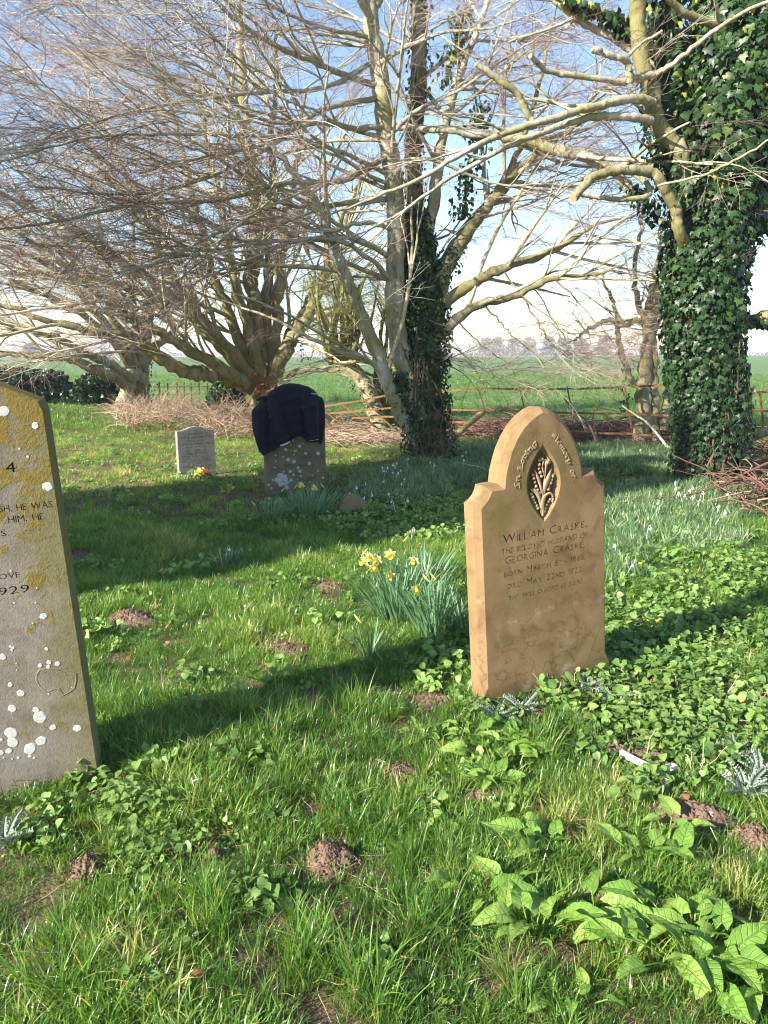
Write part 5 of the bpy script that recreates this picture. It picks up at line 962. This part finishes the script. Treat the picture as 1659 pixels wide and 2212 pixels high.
x, y = near_points(26000, 1.15, 9, xr=.53, margin=.45); u, v = uvs(x, y); lg = blobs(u, v, LONG); bare = blobs(u, v, BARE); cov = blobs(u, v, COVER); nz = snoise(x, y, 5, 31); K = rng.uniform(size=len(x)) < (lg*.75+.14*np.clip(nz*1.6, 0, 1))*(1-bare)*(1-.5*cov)*np.where(y < 4.8, 1, .25); x, y, lg = x[K], y[K], lg[K]; n = len(x)
dry = blobs(u[K], v[K], DRY); scatter('long_grass', T_long, np.stack([x, y, gh(x, y)], 1), np.stack([rng.normal(size=n)*.2, rng.normal(size=n)*.2, rng.uniform(0, 6.28, n)], 1), rng.uniform(.55, 1.15, n)*(.7+.5*lg), rng.integers(0, 4, n), np.clip(.45+.12*rng.normal(size=n)+.4*dry, 0, 1), kind='stuff', label='longer lush grass clumps in the foreground')
x, y = near_points(60000, 3.5, 14.6, xr=.53, margin=1); u, v = uvs(x, y); K = rng.uniform(size=len(x)) < blobs(u, v, SNOW)*.85; x, y = x[K], y[K]; n = len(x)
scatter('snowdrop_leaves', T_strp, np.stack([x, y, gh(x, y)], 1), np.stack([rng.normal(size=n)*.2, rng.normal(size=n)*.2, rng.uniform(0, 6.28, n)], 1), rng.uniform(.6, 1.05, n), rng.integers(0, 5, n), rng.uniform(size=n), kind='stuff', label='grey-green snowdrop leaves around the tree feet')
# crop in the field, standing beyond the fence
n = 16000; y = 15.6+40*rng.uniform(size=n)**1.3; x = rng.uniform(-1, 1, n)*(.53*y+2); K = rng.uniform(size=n) < .9; 
scatter('field_crop', T_lawn, np.stack([x, y, np.full(n, .03)], 1), np.stack([rng.normal(size=n)*.15, rng.normal(size=n)*.15, rng.uniform(0, 6.28, n)], 1), rng.uniform(1.2, 2.0, n)*(1+y*.012), rng.integers(0, 10, n), np.clip(.35+.1*rng.normal(size=n), 0, 1), kind='stuff', label='young green crop in the field beyond the fence')

# small leaves of the ground cover
def leaf_attrs(lv, L, Wd): return {'lx': lv[:, 0]/Wd, 'ly': lv[:, 1]/L}
def leaf_grid(L, Wd, shape, nx=4, ny=7, cup=.15, droop=.3, wav=.0, seed=0, teeth=0., lobe=0.):
    """leaf blade along +y from origin; shape(t) half-width 0..1"""
    V = []; F = []; A = []
    for j in range(ny+1):
        t = j/ny; hw = shape(t)*Wd*(1+(teeth if j % 2 else -teeth))
        for i in range(2*nx+1):
            s = (i-nx)/nx; yy = t*L; zz = cup*hw*abs(s)**1.3-droop*L*t*t+wav*L*math.sin(t*14+s*3+seed)*abs(s); yo = 0
            yo = -lobe*L*abs(s)**1.4*max(0., 1-t/.3)
            V.append((s*hw, yy+yo, zz)); A.append(.5+.25*(1-abs(s))-(.12 if i == nx else 0))
    m = 2*nx+1; F = [[j*m+i, j*m+i+1, (j+1)*m+i+1, (j+1)*m+i] for j in range(ny) for i in range(2*nx)]
    return np.array(V), np.array(F), np.array(A)
heart = lambda t: max(0., math.sin(math.pi*min(1, (t+.12)/1.12)**.72))**.8*.98+.02
hast = lambda t: max(.02, (.55+2.2*t)*1.0 if t < .18 else max(0., 1-((t-.18)/.82)**1.6)**.8*.98)
k = NT('small_leaves'); f = k.attr('tint', True); c = k.ramp(f, [(0., (.07, .14, .035)), (.5, (.16, .27, .065)), (1., (.28, .38, .11))]); k.col(c); k.rough(.45, .35); k.translucent(k.mix(1, c, (1.7, 1.8, .8), 'MULTIPLY'), .3); M_small = k.m
def cover_patch(seed, n, rad, sz, hmax):
    r = np.random.default_rng(seed); lv, lf, la = leaf_grid(1, .5, heart, 1, 4, .3, .25); pos = np.stack([r.normal(size=n)*rad*.6, r.normal(size=n)*rad*.6, r.uniform(.3, 1, n)*hmax], 1)
    M = rots(n, r.normal(size=n)*.45, r.normal(size=n)*.45, r.uniform(0, 6.28, n)); V, F, rn = scatter_real(lv, lf, pos, M, r.uniform(*sz, n), r.uniform(size=n)); return MB().add(V, F, rn).mesh('cover', M_small)
T_cov = templates('cover', [cover_patch(200+i, 22, .06, (.014, .026), .035) for i in range(4)]+[cover_patch(210+i, 20, .06, (.022, .040), .075) for i in range(4)])
x, y = near_points(30000, 1.2, 12, xr=.53, margin=.6); u, v = uvs(x, y); cov = blobs(u, v, COVER); bare = blobs(u, v, BARE); nz = snoise(x, y, 4, 41); K = rng.uniform(size=len(x)) < (np.clip(cov*.8, 0, 1)*(1-.75*np.clip(nz*1.7-.3, 0, 1))+.09*np.clip(nz*2, 0, 1))*(1-.9*bare); x, y, cov = x[K], y[K], cov[K]; n = len(x)
scatter('ground_cover', T_cov, np.stack([x, y, gh(x, y)], 1), np.stack([rng.normal(size=n)*.15, rng.normal(size=n)*.15, rng.uniform(0, 6.28, n)], 1), rng.uniform(.8, 1.3, n)*np.interp(y, [1.5, 3], [.6, 1]), np.where(rng.uniform(size=n) < .5, rng.integers(0, 4, n), rng.integers(4, 8, n)), np.clip(.5+.25*rng.normal(size=n), 0, 1), kind='stuff', label='low leafy weeds covering the ground')

# nettle-like plants one can tell apart
M_nett = leaf_mat('deadnettle_leaves', [(0, (.08, .15, .045)), (.6, (.18, .29, .075)), (1, (.28, .38, .12))], .28, .5, .35, tboost=1.7, veins=True)
nl_ = []
for i in range(4):
    lv, lf, la = leaf_grid(.040, .020, heart, 3, 14, .35, .3, .012, i, .07); nl_.append(new_mesh('leaf', lv, lf, M_nett, True, dict(rnd=np.clip(la-.1+.1*i, 0, 1), **leaf_attrs(lv, .040, .020))))
stm = {}
def nettle(label, u, v, sc, group='leafy deadnettle plants around the graves'):
    p = G(u, v); o = thing('deadnettle_plant', label, 'plant', on_ground(p), rng.uniform(0, 6.28), group); tiers = rng.integers(3, 5); hh = .085*sc
    c = np.array([[0, 0, -.01], [.004, .003, hh*.5], [.0, .006, hh]]); V, F = tubes(c, np.array([.002, .0018, .0015]), 5); link('stem', MB().add(V, F, .4).mesh('stem', M_nett), o)
    for t in range(tiers):
        z = hh*(.35+.65*t/(tiers-1)); a0 = t*math.pi/2+rng.normal()*.2
        for q in (0, math.pi):
            a = a0+q+rng.normal()*.15; lf_ = link('leaf', nl_[rng.integers(0, 4)], o); rr = .012+.010*(tiers-1-t); s = sc*(1.15-.45*t/(tiers-1))*rng.uniform(.8, 1.15)
            lf_.location = (-math.sin(a)*rr, math.cos(a)*rr, z); lf_.rotation_euler = (rng.uniform(-.15, .35), rng.normal()*.2, a); lf_.scale = (s, s, s)
spots = []; zones = [(1200, 1450, 75, 30, 14, 'at the foot of the sandstone headstone', 1.0), (1290, 1440, 70, 40, 12, 'at the lower right corner of the sandstone headstone', .9), (1440, 1590, 120, 60, 30, 'in the bright patch right of the white wooden edging', 1.05), (1560, 1480, 90, 50, 12, 'near the right edge beyond the grey thistle', .9), (1400, 1500, 120, 35, 12, 'in the green patch behind the wooden edging', .9), (240, 1770, 120, 45, 11, 'at the foot of the lichen headstone', 1.0), (330, 1860, 90, 60, 8, 'in the grass below the lichen headstone', .75), (535, 1945, 60, 26, 7, 'in the foreground grass left of the largest molehill', .62), (1395, 1735, 50, 25, 4, 'beside the end of the wooden edging', 1.15), (1040, 1540, 50, 20, 5, 'left of the grey thistle below the headstone', .9)]
for cu_, cv_, ru, rv, n, where, sc in zones:
    for i in range(n):
        a = rng.uniform(0, 6.28); q = rng.uniform()**.5; nettle('young deadnettle plant with toothed leaves '+where, cu_+ru*q*math.cos(a), cv_+rv*q*math.sin(a), sc*rng.uniform(.8, 1.2), 'deadnettle plants '+where)

# arum plants: big glossy arrow leaves
M_arum = leaf_mat('arum_leaves', [(0, (.07, .15, .03)), (.5, (.15, .28, .05)), (1, (.28, .40, .09))], .28, .42, .35, tboost=1.9, veins=True)
al = []
for i in range(6):
    lv, lf, la = leaf_grid(.115, .043, hast, 6, 16, .30, .2+.08*i, .03, i*1.7, 0, .22); m_ = new_mesh('leaf', lv, lf, M_arum, True, dict(rnd=np.clip(la-.2+.08*i, 0, 1), **leaf_attrs(lv, .115, .043))); al.append(m_)
def arum(label, u, v, n, sc, spread=.10):
    n = int(n*1.7); sc = sc*.6; spread *= .95
    p = G(u, v); r = np.random.default_rng(int(u)); o = thing('arum_plant', label, 'plant', on_ground(p), 0, 'glossy arrow-leaved plants in the foreground')
    for i in range(n):
        a = i*2.4+r.normal()*.3; rad = spread*math.sqrt((i+.5)/n); x_, y_ = rad*math.cos(a)*1.2, rad*math.sin(a)*.8; z_ = r.uniform(.06, .12)*sc; az = math.atan2(y_, x_)-math.pi/2+r.normal()*.7
        l = link('leaf', al[r.integers(0, 6)], o, loc=(x_, y_, z_), rot=(r.uniform(-.1, .8), r.normal()*.4, az)); s = sc*r.uniform(.5, 1.2); l.scale = (s, s, s)
        c = crom(np.array([[x_*.3, y_*.3, -.01], [x_*.65, y_*.65, z_*.6], [x_, y_, z_+.002]]), 3); V, F = tubes(c, np.full(len(c), .0022), 5); link('leaf_stalk', MB().add(V, F, .6).mesh('leaf_stalk', M_arum), l if False else o)
arum('large clump of glossy arrow-shaped leaves in the bottom right corner', 1490, 2085, 26, 1.2, .20); arum('glossy-leaved clump right beside the bottom right corner clump', 1605, 2160, 14, 1.2, .13); arum('single arrow-leaved plant sprawling left of the bottom right clump', 1150, 2040, 7, 1.2, .10)
arum('bright glossy leaf clump in front of the sandstone headstone', 1075, 1640, 34, 1.05, .15); arum('yellowish leaf clump just below the bright central clump', 1055, 1705, 12, .9, .08); arum('small glossy plant left of the grey thistle', 925, 1595, 10, .65, .10); arum('small glossy plant left of the sandstone headstone foot', 1010, 1590, 6, .7, .06)
arum('broad-leaved plant in the grass left of centre foreground', 1045, 1950, 6, 1.1, .10); arum('upright pair of pale arrow leaves above the foreground grass', 1140, 1850, 7, 1.15, .09); arum('broad leaves behind the bottom right clump', 1395, 1880, 7, 1.05, .10); arum('single glossy leaves between the right-hand clumps', 1290, 2010, 5, 1.0, .08)
arum('large wet-looking glossy leaves right of the sandstone headstone', 1430, 1450, 8, .95, .12); arum('bright glossy clump at the right edge under the brushwood', 1620, 1160, 16, .95, .28); arum('lone glossy leaf cluster at the foot of the sandstone headstone', 1085, 1540, 4, .6, .04); arum('pale leaves growing by the white stone at right', 1590, 1670, 6, .95, .06); arum('two glossy leaves low in the right foreground', 1440, 1830, 5, 1., .08)
arum('small bright leaf clump in the grass behind the jacket headstone', 725, 965, 8, 1.2, .2); arum('broad leaves in the grass at the bottom centre', 1230, 2190, 4, .8, .08)
# grey feathery thistles
k = NT('grey_thistle'); k.col(k.mix(k.noise(k.coord('Object'), 40, 3), (.14, .19, .14), (.30, .34, .29))); k.rough(.6, .3); k.translucent((.3, .36, .26), .15); M_this = k.m
def thleaf(seed):
    r = np.random.default_rng(seed); V = []; F = []; n = 9; L = .10
    for j in range(n+1):
        t = j/n; V.append((0, L*t, .012*math.sin(t*3)))
    for j in range(n):
        for s in (-1, 1):
            w_ = .022*(1-.6*j/n)*r.uniform(.7, 1.2); b_ = len(V); V += [(s*w_, L*(j+.9)/n, .012*math.sin(j/n*3)+r.uniform(.002, .012)), (s*w_*.5, L*(j+.15)/n, .012*math.sin(j/n*3))]; F += [[j, b_, j+1], [j, b_+1, b_]]
    return new_mesh('leaf', V, np.array(F), M_this)
tl = [thleaf(i) for i in range(4)]
for lb, u, v, n in [('silver-grey spiky thistle rosette at the foot of the sandstone headstone', 1075, 1565, 16), ('silver-grey thistle just right of the first, below the headstone', 1130, 1548, 12), ('grey thistle rosette right of the white stone', 1610, 1740, 20), ('grey thistle at the right edge above the soil trench', 1640, 1700, 16), ('small grey thistle above the white stone', 1585, 1655, 12), ('dull green thistle in the weeds behind the wooden edging', 1330, 1540, 14), ('grey-green thistle at the left edge below the lichen headstone', 10, 1850, 14), ('dull thistle right of the sandstone headstone foot', 1260, 1510, 12)]:
    o = thing('thistle_plant', lb, 'plant', on_ground(G(u, v), .01), 0, 'feathery grey thistles')
    for i in range(n):
        a = i*2.4; l = link('leaf', tl[i % 4], o, loc=(math.cos(a)*.02, math.sin(a)*.02, .01+.002*i), rot=(rng.uniform(.15, .8), rng.normal()*.4, a-math.pi/2)); s = rng.uniform(.6, 1.0); l.scale = (s, s, s)

# ------------------------------------------------------------------ daffodils
M_dleaf = leaf_mat('daffodil_leaves', [(0, (.08, .17, .09)), (.5, (.14, .25, .13)), (1, (.22, .33, .08))], .25, .36, .5, tboost=1.6)
M_pet = leaf_mat('pale_yellow_petals', [(0, (.80, .74, .30)), (1, (.86, .82, .5))], .35, .5, .3, tboost=1.1); M_trum = leaf_mat('yellow_trumpet', [(0, (.82, .66, .05)), (1, (.85, .7, .08))], .3, .5, .3, tboost=1.1); M_bud = leaf_mat('bud_green_yellow', [(0, (.55, .5, .12)), (1, (.6, .6, .2))], .3, .5)
def blade(L, wd, lean, tw, n=8):
    V = []; F = []; A = []
    e = math.pi/2; p = np.zeros(3)
    for j in range(n+1):
        t = j/n; w_ = wd/2*(1-max(0., t-.75)**1.6*8.5)*(.75+.25*min(1, t*4)); w_ = max(w_, .0006); a = tw*t; c, s = math.cos(a), math.sin(a)
        V += [p+np.array([-w_*c, -w_*s, .0]), p+np.array([0, .0018*c, 0]), p+np.array([w_*c, w_*s, 0])]; A += [1-min(1, t*3.2)*.62]*3; e = math.pi/2-lean*t**1.5; p = p+np.array([0, math.cos(e), math.sin(e)])*L/n
        if j: b_ = 3*(j-1); F += [[b_, b_+1, b_+4, b_+3], [b_+1, b_+2, b_+5, b_+4]]
    return np.array(V), np.array(F), np.array(A)
BL_ = []
for i in range(10):
    V, F, A = blade(.36*rng.uniform(.85, 1.1), .011*rng.uniform(.8, 1.2), rng.uniform(.0, .7) if i < 8 else 2.2, rng.normal()*.8); BL_.append(new_mesh('leaf', V, F, M_dleaf, True, {'rnd': A}))
def petal_mesh():
    m = MB(); lv, lf, la = leaf_grid(.036, .013, lambda t: max(0., math.sin(math.pi*min(1, t+.08)**.8))**.7*.95+.05, 2, 5, .2, -.12)
    for i in range(6):
        a = i*math.pi/3; ca, sa = math.cos(a), math.sin(a); Q = lv.copy(); X_ = Q[:, 0]*ca-(Q[:, 1]+.003)*sa; Y_ = Q[:, 0]*sa+(Q[:, 1]+.003)*ca; m.add(np.stack([X_, Y_, Q[:, 2]+.001*(i % 2)], 1), lf, la)
    return m.mesh('petals', M_pet)
PET = petal_mesh(); n_ = 14; V = []; 
for j, (z, r_) in enumerate([(-.002, .004), (.006, .0085), (.018, .0095), (.028, .0115), (.034, .0165)]):
    for i in range(n_): a = i*2*math.pi/n_; rr = r_*(1+(.1*math.sin(a*7) if j == 4 else 0)); V.append((rr*math.cos(a), rr*math.sin(a), z))
TRU = new_mesh('trumpet', V, [[j*n_+i, j*n_+(i+1) % n_, (j+1)*n_+(i+1) % n_, (j+1)*n_+i] for j in range(4) for i in range(n_)], M_trum, True, {'rnd': np.full(len(V), .5)})
c = np.array([[0, 0, -.02], [0, 0, -.01], [0, 0, .01], [0, 0, .03], [0, 0, .045]]); V, F = tubes(c, np.array([.003, .005, .0075, .006, .001]), 8); BUD = new_mesh('bud', V, F, M_bud, True, {'rnd': np.full(len(V), .5)})
def flower(o, head, foot, face, kind='open', s=1.):
    """head, foot world points; face = direction the trumpet looks"""
    off = np.array(o.location); h = np.array(head)-off; f = np.array(foot)-off; face = np.array(face, float); face /= np.linalg.norm(face)
    c = crom(np.array([f, f*.5+h*.5+np.array([0, 0, .02]), h-face*.012+np.array([0, 0, .022]), h-face*.004]), 5); V, F = tubes(c, np.linspace(.0032, .0024, len(c)), 6); st = link('flower_stem', MB().add(V, F, .3).mesh('flower_stem', M_dleaf), o)
    qt = Vector(face).to_track_quat('Z', 'Y')
    for nm, me in ((('petals', PET), ('trumpet', TRU)) if kind == 'open' else (('bud', BUD),)):
        q = link(nm, me, st, loc=tuple(h)); q.rotation_mode = 'QUATERNION'; q.rotation_quaternion = qt; q.scale = (s, s, s)
def daff_clump(label, u, v, wpx, n, hs_, flowers, seed, lean_to=(-.25, 0), group='daffodil clumps'):
    r = np.random.default_rng(seed); p = np.array(on_ground(G(u, v))); o = thing('daffodil_clump', label, 'daffodils', tuple(p), 0, group); R_ = wpx/2*np.linalg.norm(p-C0)/1639
    for i in range(n):
        a = r.uniform(0, 6.28); q = r.uniform()**.55; x_, y_ = R_*.55*q*math.cos(a), R_*.45*q*math.sin(a); az = math.atan2(y_, x_)-math.pi/2+r.normal()*.35; tl_ = .10+.42*q+r.normal()*.08
        bi = r.integers(0, 8) if r.uniform() > .07 else r.integers(8, 10); l = link('leaf', BL_[bi], o, loc=(x_, y_, -.01)); s = hs_*r.uniform(.72, 1.06); l.scale = (1, s, s)
        l.rotation_euler = Euler((-tl_, 0, az)); l.rotation_euler[1] = r.normal()*.08
    for (fu, fv, kd) in flowers:
        t = (p[1]+r.uniform(-.3, .3)*R_); h = P(fu, fv, t); ft = p+np.array([(h[0]-p[0])*.45, (t-p[1])*.5, 0]); fc = (r.normal()*.35-.25, -.75, -.42+r.normal()*.15) if kd == 'open' else (.5*r.choice([-1, 1]), -.2, -.55)
        flower(o, h, ft, fc, kd, 1.05 if kd == 'open' else .9)
    return o
daff_clump('left part of the sunlit daffodil clump, with a bunch of open yellow flowers', 862, 1335, 175, 120, 1.02, [(799, 1200, 'open'), (806, 1224, 'open'), (789, 1212, 'open'), (815, 1206, 'open'), (842, 1196, 'open'), (844, 1240, 'open'), (790, 1190, 'bud')], 1)
daff_clump('middle part of the sunlit daffodil clump, with three drooping flowers', 945, 1372, 160, 90, 1.0, [(899, 1269, 'open'), (918, 1246, 'bud'), (934, 1243, 'bud')], 2)
daff_clump('right part of the sunlit daffodil clump, leaves touching the sandstone headstone', 1005, 1385, 90, 45, .95, [], 3); daff_clump('back part of the sunlit daffodil clump, with one nodding flower', 912, 1262, 190, 75, .85, [(896, 1209, 'open'), (879, 1161, 'bud')], 4)
daff_clump('small separate daffodil clump in front of the main one with a single bud', 800, 1425, 60, 22, .62, [(770, 1333, 'bud')], 5)
daff_clump('shaded daffodil clump in front of the jacket headstone, right part', 665, 1122, 150, 130, 1.0, [(641, 1049, 'bud'), (652, 1046, 'open'), (681, 1052, 'open'), (695, 1047, 'bud'), (613, 1056, 'bud')], 6)
daff_clump('shaded daffodil clump in front of the jacket headstone, left part', 588, 1132, 85, 55, .75, [(546, 1086, 'bud')], 7)
o = daff_clump('far daffodils with two yellow flowers at the edge of the brambles', 280, 912, 30, 26, 1.1, [], 8)
for fu in (268, 282): flower(o, P(fu, 896, 19.0), np.array(o.location), (-.2, -1, 0), 'open', 1.6)
# posy at the small headstone
p = np.array(on_ground(G(437, 1036))); o = thing('flower_posy', 'small posy with yellow and red flowers lying before the small pale headstone', 'flowers', tuple(p))
M_red = leaf_mat('red_petals', [(0, (.6, .01, .02)), (1, (.75, .03, .05))], .25, .5)
for i, (u, v) in enumerate([(428, 1022), (436, 1026), (433, 1018)]): q = link('petals', PET, o, loc=tuple(P(u, v, p[1])-p), rot=(1.0, .3*i, i)); q.scale = (1.5,)*3; q = link('trumpet', TRU, o, loc=tuple(P(u, v, p[1]-.01)-p), rot=(1.0, .3*i, i)); q.scale = (1.6,)*3
rb = petal_mesh(); rb.materials.clear(); rb.materials.append(M_red); rb.name = 'red_petals'
for u, v in [(446, 1018), (449, 1023), (444, 1025)]: q = link('red_petals', rb, o, loc=tuple(P(u, v, p[1])-p), rot=(1.2, rng.uniform(-.5, .5), u)); q.scale = (.9,)*3
n = 240; pos = np.stack([rng.normal(size=n)*.10-.04, rng.normal(size=n)*.05+.03, np.abs(rng.normal(size=n))*.05+.02], 1); V, F, rn = scatter_real(IV0, IF0, pos, rots(n, *rng.uniform(0, 6.28, (3, n))), rng.uniform(.02, .045, n)*np.array(1.), rng.uniform(size=n)); link('foliage', MB().add(V, F, rn).mesh('foliage', M_nett), o, kind='stuff')

# snowdrop and celandine flowers
M_white = simple_mat('snowdrop_white', (.85, .86, .84), .6, .3, .04, 10, 0); M_cel = simple_mat('celandine_yellow', (.8, .62, .02), .3, .5, .1, 10, 0)
def snowdrop():
    m = MB(); c = crom(np.array([[0, 0, 0], [.0, 0, .09], [.006, 0, .125], [.016, 0, .118]]), 3); V, F = tubes(c, np.full(len(c), .0012), 4); m.add(V, F)
    for i in range(3):
        a = i*2.09; d = np.array([math.cos(a), math.sin(a), 0]); s = np.array([-d[1], d[0], 0]); b0 = np.array([.017, 0, .117]); V = [b0, b0+d*.007-s*.005+[0, 0, -.012], b0+d*.006+[0, 0, -.026], b0+d*.007+s*.005+[0, 0, -.012]]; m.add(V, [[0, 1, 2], [0, 2, 3]])
    return m.mesh('snowdrop', M_white)
T_sd = templates('snowdropflower', [snowdrop()]); x, y = near_points(5000, 5.0, 12, xr=.5, margin=.2); u, v = uvs(x, y); K = rng.uniform(size=len(x)) < .025*blobs(u, v, SNOW)+.28*blobs(u, v, [(765, 1095, 40, 14), (830, 1110, 50, 16), (1500, 1095, 40, 20), (1560, 1130, 30, 18), (1455, 1085, 40, 15), (650, 1120, 20, 10), (860, 1045, 40, 14), (930, 1180, 80, 10, .4)]); x, y = x[K], y[K]; n = len(x)
scatter('snowdrop_flowers', T_sd, np.stack([x, y, gh(x, y)+.02], 1), np.stack([rng.normal(size=n)*.2, rng.normal(size=n)*.2, rng.uniform(0, 6.28, n)], 1), rng.uniform(1, 1.4, n), np.zeros(n, int), rng.uniform(size=n), kind='stuff', label='white snowdrop flowers scattered in the shade')
m = MB()
for i in range(8):
    a = i*math.pi/4; d = np.array([math.cos(a), math.sin(a), 0]); s = np.array([-d[1], d[0], 0]); m.add([[0, 0, .03], d*.008-s*.004+[0, 0, .033], d*.014+[0, 0, .034], d*.008+s*.004+[0, 0, .033]], [[0, 1, 2], [0, 2, 3]])
V, F = tubes(np.array([[0, 0, -.03], [0, 0, .0], [0, 0, .03]]), np.full(3, .001), 4); m.add(V, F); cel = m.mesh('celandine_flower', M_cel)
for i, (u, v) in enumerate([(1401, 1350), (1415, 1352), (1407, 1353), (1365, 1300), (1385, 1305), (1375, 1235), (1385, 1232), (1000, 1093), (1352, 1105), (1345, 1108), (1450, 1405), (1360, 1262), (1210, 1480)]):
    link('celandine_flower', cel, None, 'small yellow celandine flower in the weeds near the sandstone headstone', 'flower', 'yellow celandine flowers', loc=on_ground(G(u, v+6), .03), rot=(.3, -.3, i)).scale = (1.3,)*3

# ------------------------------------------------------------------ brambles, brushwood, dry stems
k = NT('dead_stems'); f = k.attr('rnd'); k.col(k.ramp(f, [(0., (.10, .045, .035)), (.35, (.22, .12, .09)), (.65, (.38, .27, .18)), (1., (.55, .46, .32))])); k.rough(.7, .25); M_dst = k.m
def tangle(name, label, n, fn, L, r0, seed, rnd=(0, 1), flat=.5):
    r = np.random.default_rng(seed); p0 = fn(r, n); az = r.uniform(0, 6.28, n); l = r.uniform(.4, 1.2, n)*L; e = r.uniform(-.1, 1, n)*flat*1.6; d = np.stack([np.cos(az)*np.cos(e), np.sin(az)*np.cos(e), np.sin(e)], 1); t = np.linspace(0, 1, 6)[None, :, None]
    pts = p0[:, None, :]+d[:, None, :]*l[:, None, None]*t; pts[:, :, 2] -= (l[:, None]*.35*(t[:, :, 0]**2)*r.uniform(.2, 1.4, n)[:, None]); pts += np.cumsum(r.normal(size=pts.shape)*L*.025, axis=1); pts[:, :, 2] = np.maximum(pts[:, :, 2], .01)
    rad = (r.uniform(.4, 1.4, n)*r0)[:, None]*np.linspace(1, .35, 6)[None]; V, F = tubes(pts, rad, 3); m = MB().add(V, F, np.repeat(r.uniform(*rnd, n), 18)); return link(name, m.mesh(name, M_dst), None, label, None, None, 'stuff')
def reg(lst, zt):
    def f(r, n):
        w_ = np.array([a[-1] for a in lst], float); i = r.choice(len(lst), n, p=w_/w_.sum()); A = np.array([a[:-1] for a in lst], float)[i]; u = A[:, 0]+r.uniform(-1, 1, n)*A[:, 2]; v = A[:, 1]+r.uniform(-1, 1, n)*A[:, 3]
        g = np.array([G(a, b_) for a, b_ in zip(u, v)]); g[:, 2] = r.uniform(0, 1, n)**1.5*zt; return g
    return f
tangle('bramble_stems', 'pinkish-brown dead brambles and grass stems around the tree behind the jacket', 3000, reg([(400, 915, 150, 16, 3), (500, 930, 70, 18, 2), (330, 905, 70, 10, 1.5), (660, 925, 90, 14, .8)], .35), .8, .006, 1, (.2, 1), .7)
tangle('dead_stems', 'low dry stalks and red-brown twigs behind the jacket headstone and ivy tree', 2000, reg([(780, 948, 120, 16, 3), (830, 925, 90, 10, 1), (700, 945, 40, 14, 1)], .12), .7, .006, 2, (.25, 1), .25)
tangle('brushwood', 'cut red-brown brushwood heaped along the foot of the fence', 1700, reg([(1330, 948, 110, 14, 3), (1080, 940, 100, 12, 2), (1200, 942, 90, 10, 1.3), (1440, 950, 40, 16, 2)], .22), 1.1, .009, 3, (.0, .65), .35)
tangle('brushwood', 'heap of cut branches at the right edge behind the ivy tree foot', 260, reg([(1640, 1000, 60, 40, 3), (1640, 1080, 45, 40, 2)], .3), .8, .011, 4, (.0, .6), .4)
tangle('straw_litter', 'dry straw stalks lying in the foreground turf', 1500, reg([(830, 1700, 830, 480, 2), (1330, 1740, 160, 80, 1.2), (1450, 1620, 180, 100, 1), (280, 2100, 160, 60, .4)], .03), .14, .0012, 5, (.6, 1), .2)
tangle('dry_stalks', 'upright dead stalks among the weeds at right', 60, reg([(1480, 1600, 160, 120, 2), (1240, 1500, 80, 40, 1)], .01), .2, .0022, 6, (.75, 1), 1.0)
# fallen leaves
M_fall = leaf_mat('fallen_leaves', [(0, (.16, .06, .03)), (.6, (.3, .14, .06)), (1, (.45, .27, .12))], .15, .6)
n = 500; x, y = near_points(n, 1.3, 9); V, F, rn = scatter_real(IV0, IF0, np.stack([x, y, gh(x, y)+rng.uniform(.01, .04, n)], 1), rots(n, rng.normal(size=n)*.5, rng.normal(size=n)*.5, rng.uniform(0, 6.28, n)), rng.uniform(.012, .035, n), rng.uniform(size=n)); link('fallen_leaves', MB().add(V, F, rn).mesh('fallen_leaves', M_fall), None, 'few small brown fallen leaves in the grass', None, None, 'stuff')

# ------------------------------------------------------------------ air
k = bpy.data.materials.new('haze'); k.use_nodes = True; t = k.node_tree; t.nodes.clear(); ou = t.nodes.new('ShaderNodeOutputMaterial'); pv = t.nodes.new('ShaderNodeVolumePrincipled'); pv.inputs['Density'].default_value = HAZE; pv.inputs['Color'].default_value = (.88, .92, 1, 1); pv.inputs['Anisotropy'].default_value = .2; t.links.new(pv.outputs[0], ou.inputs['Volume'])
if HAZE > 0:
    V, F = box(-1800, 1800, -60, 1900, -22, 16); link('haze', new_mesh('haze', V, F, k, False), kind='stuff')
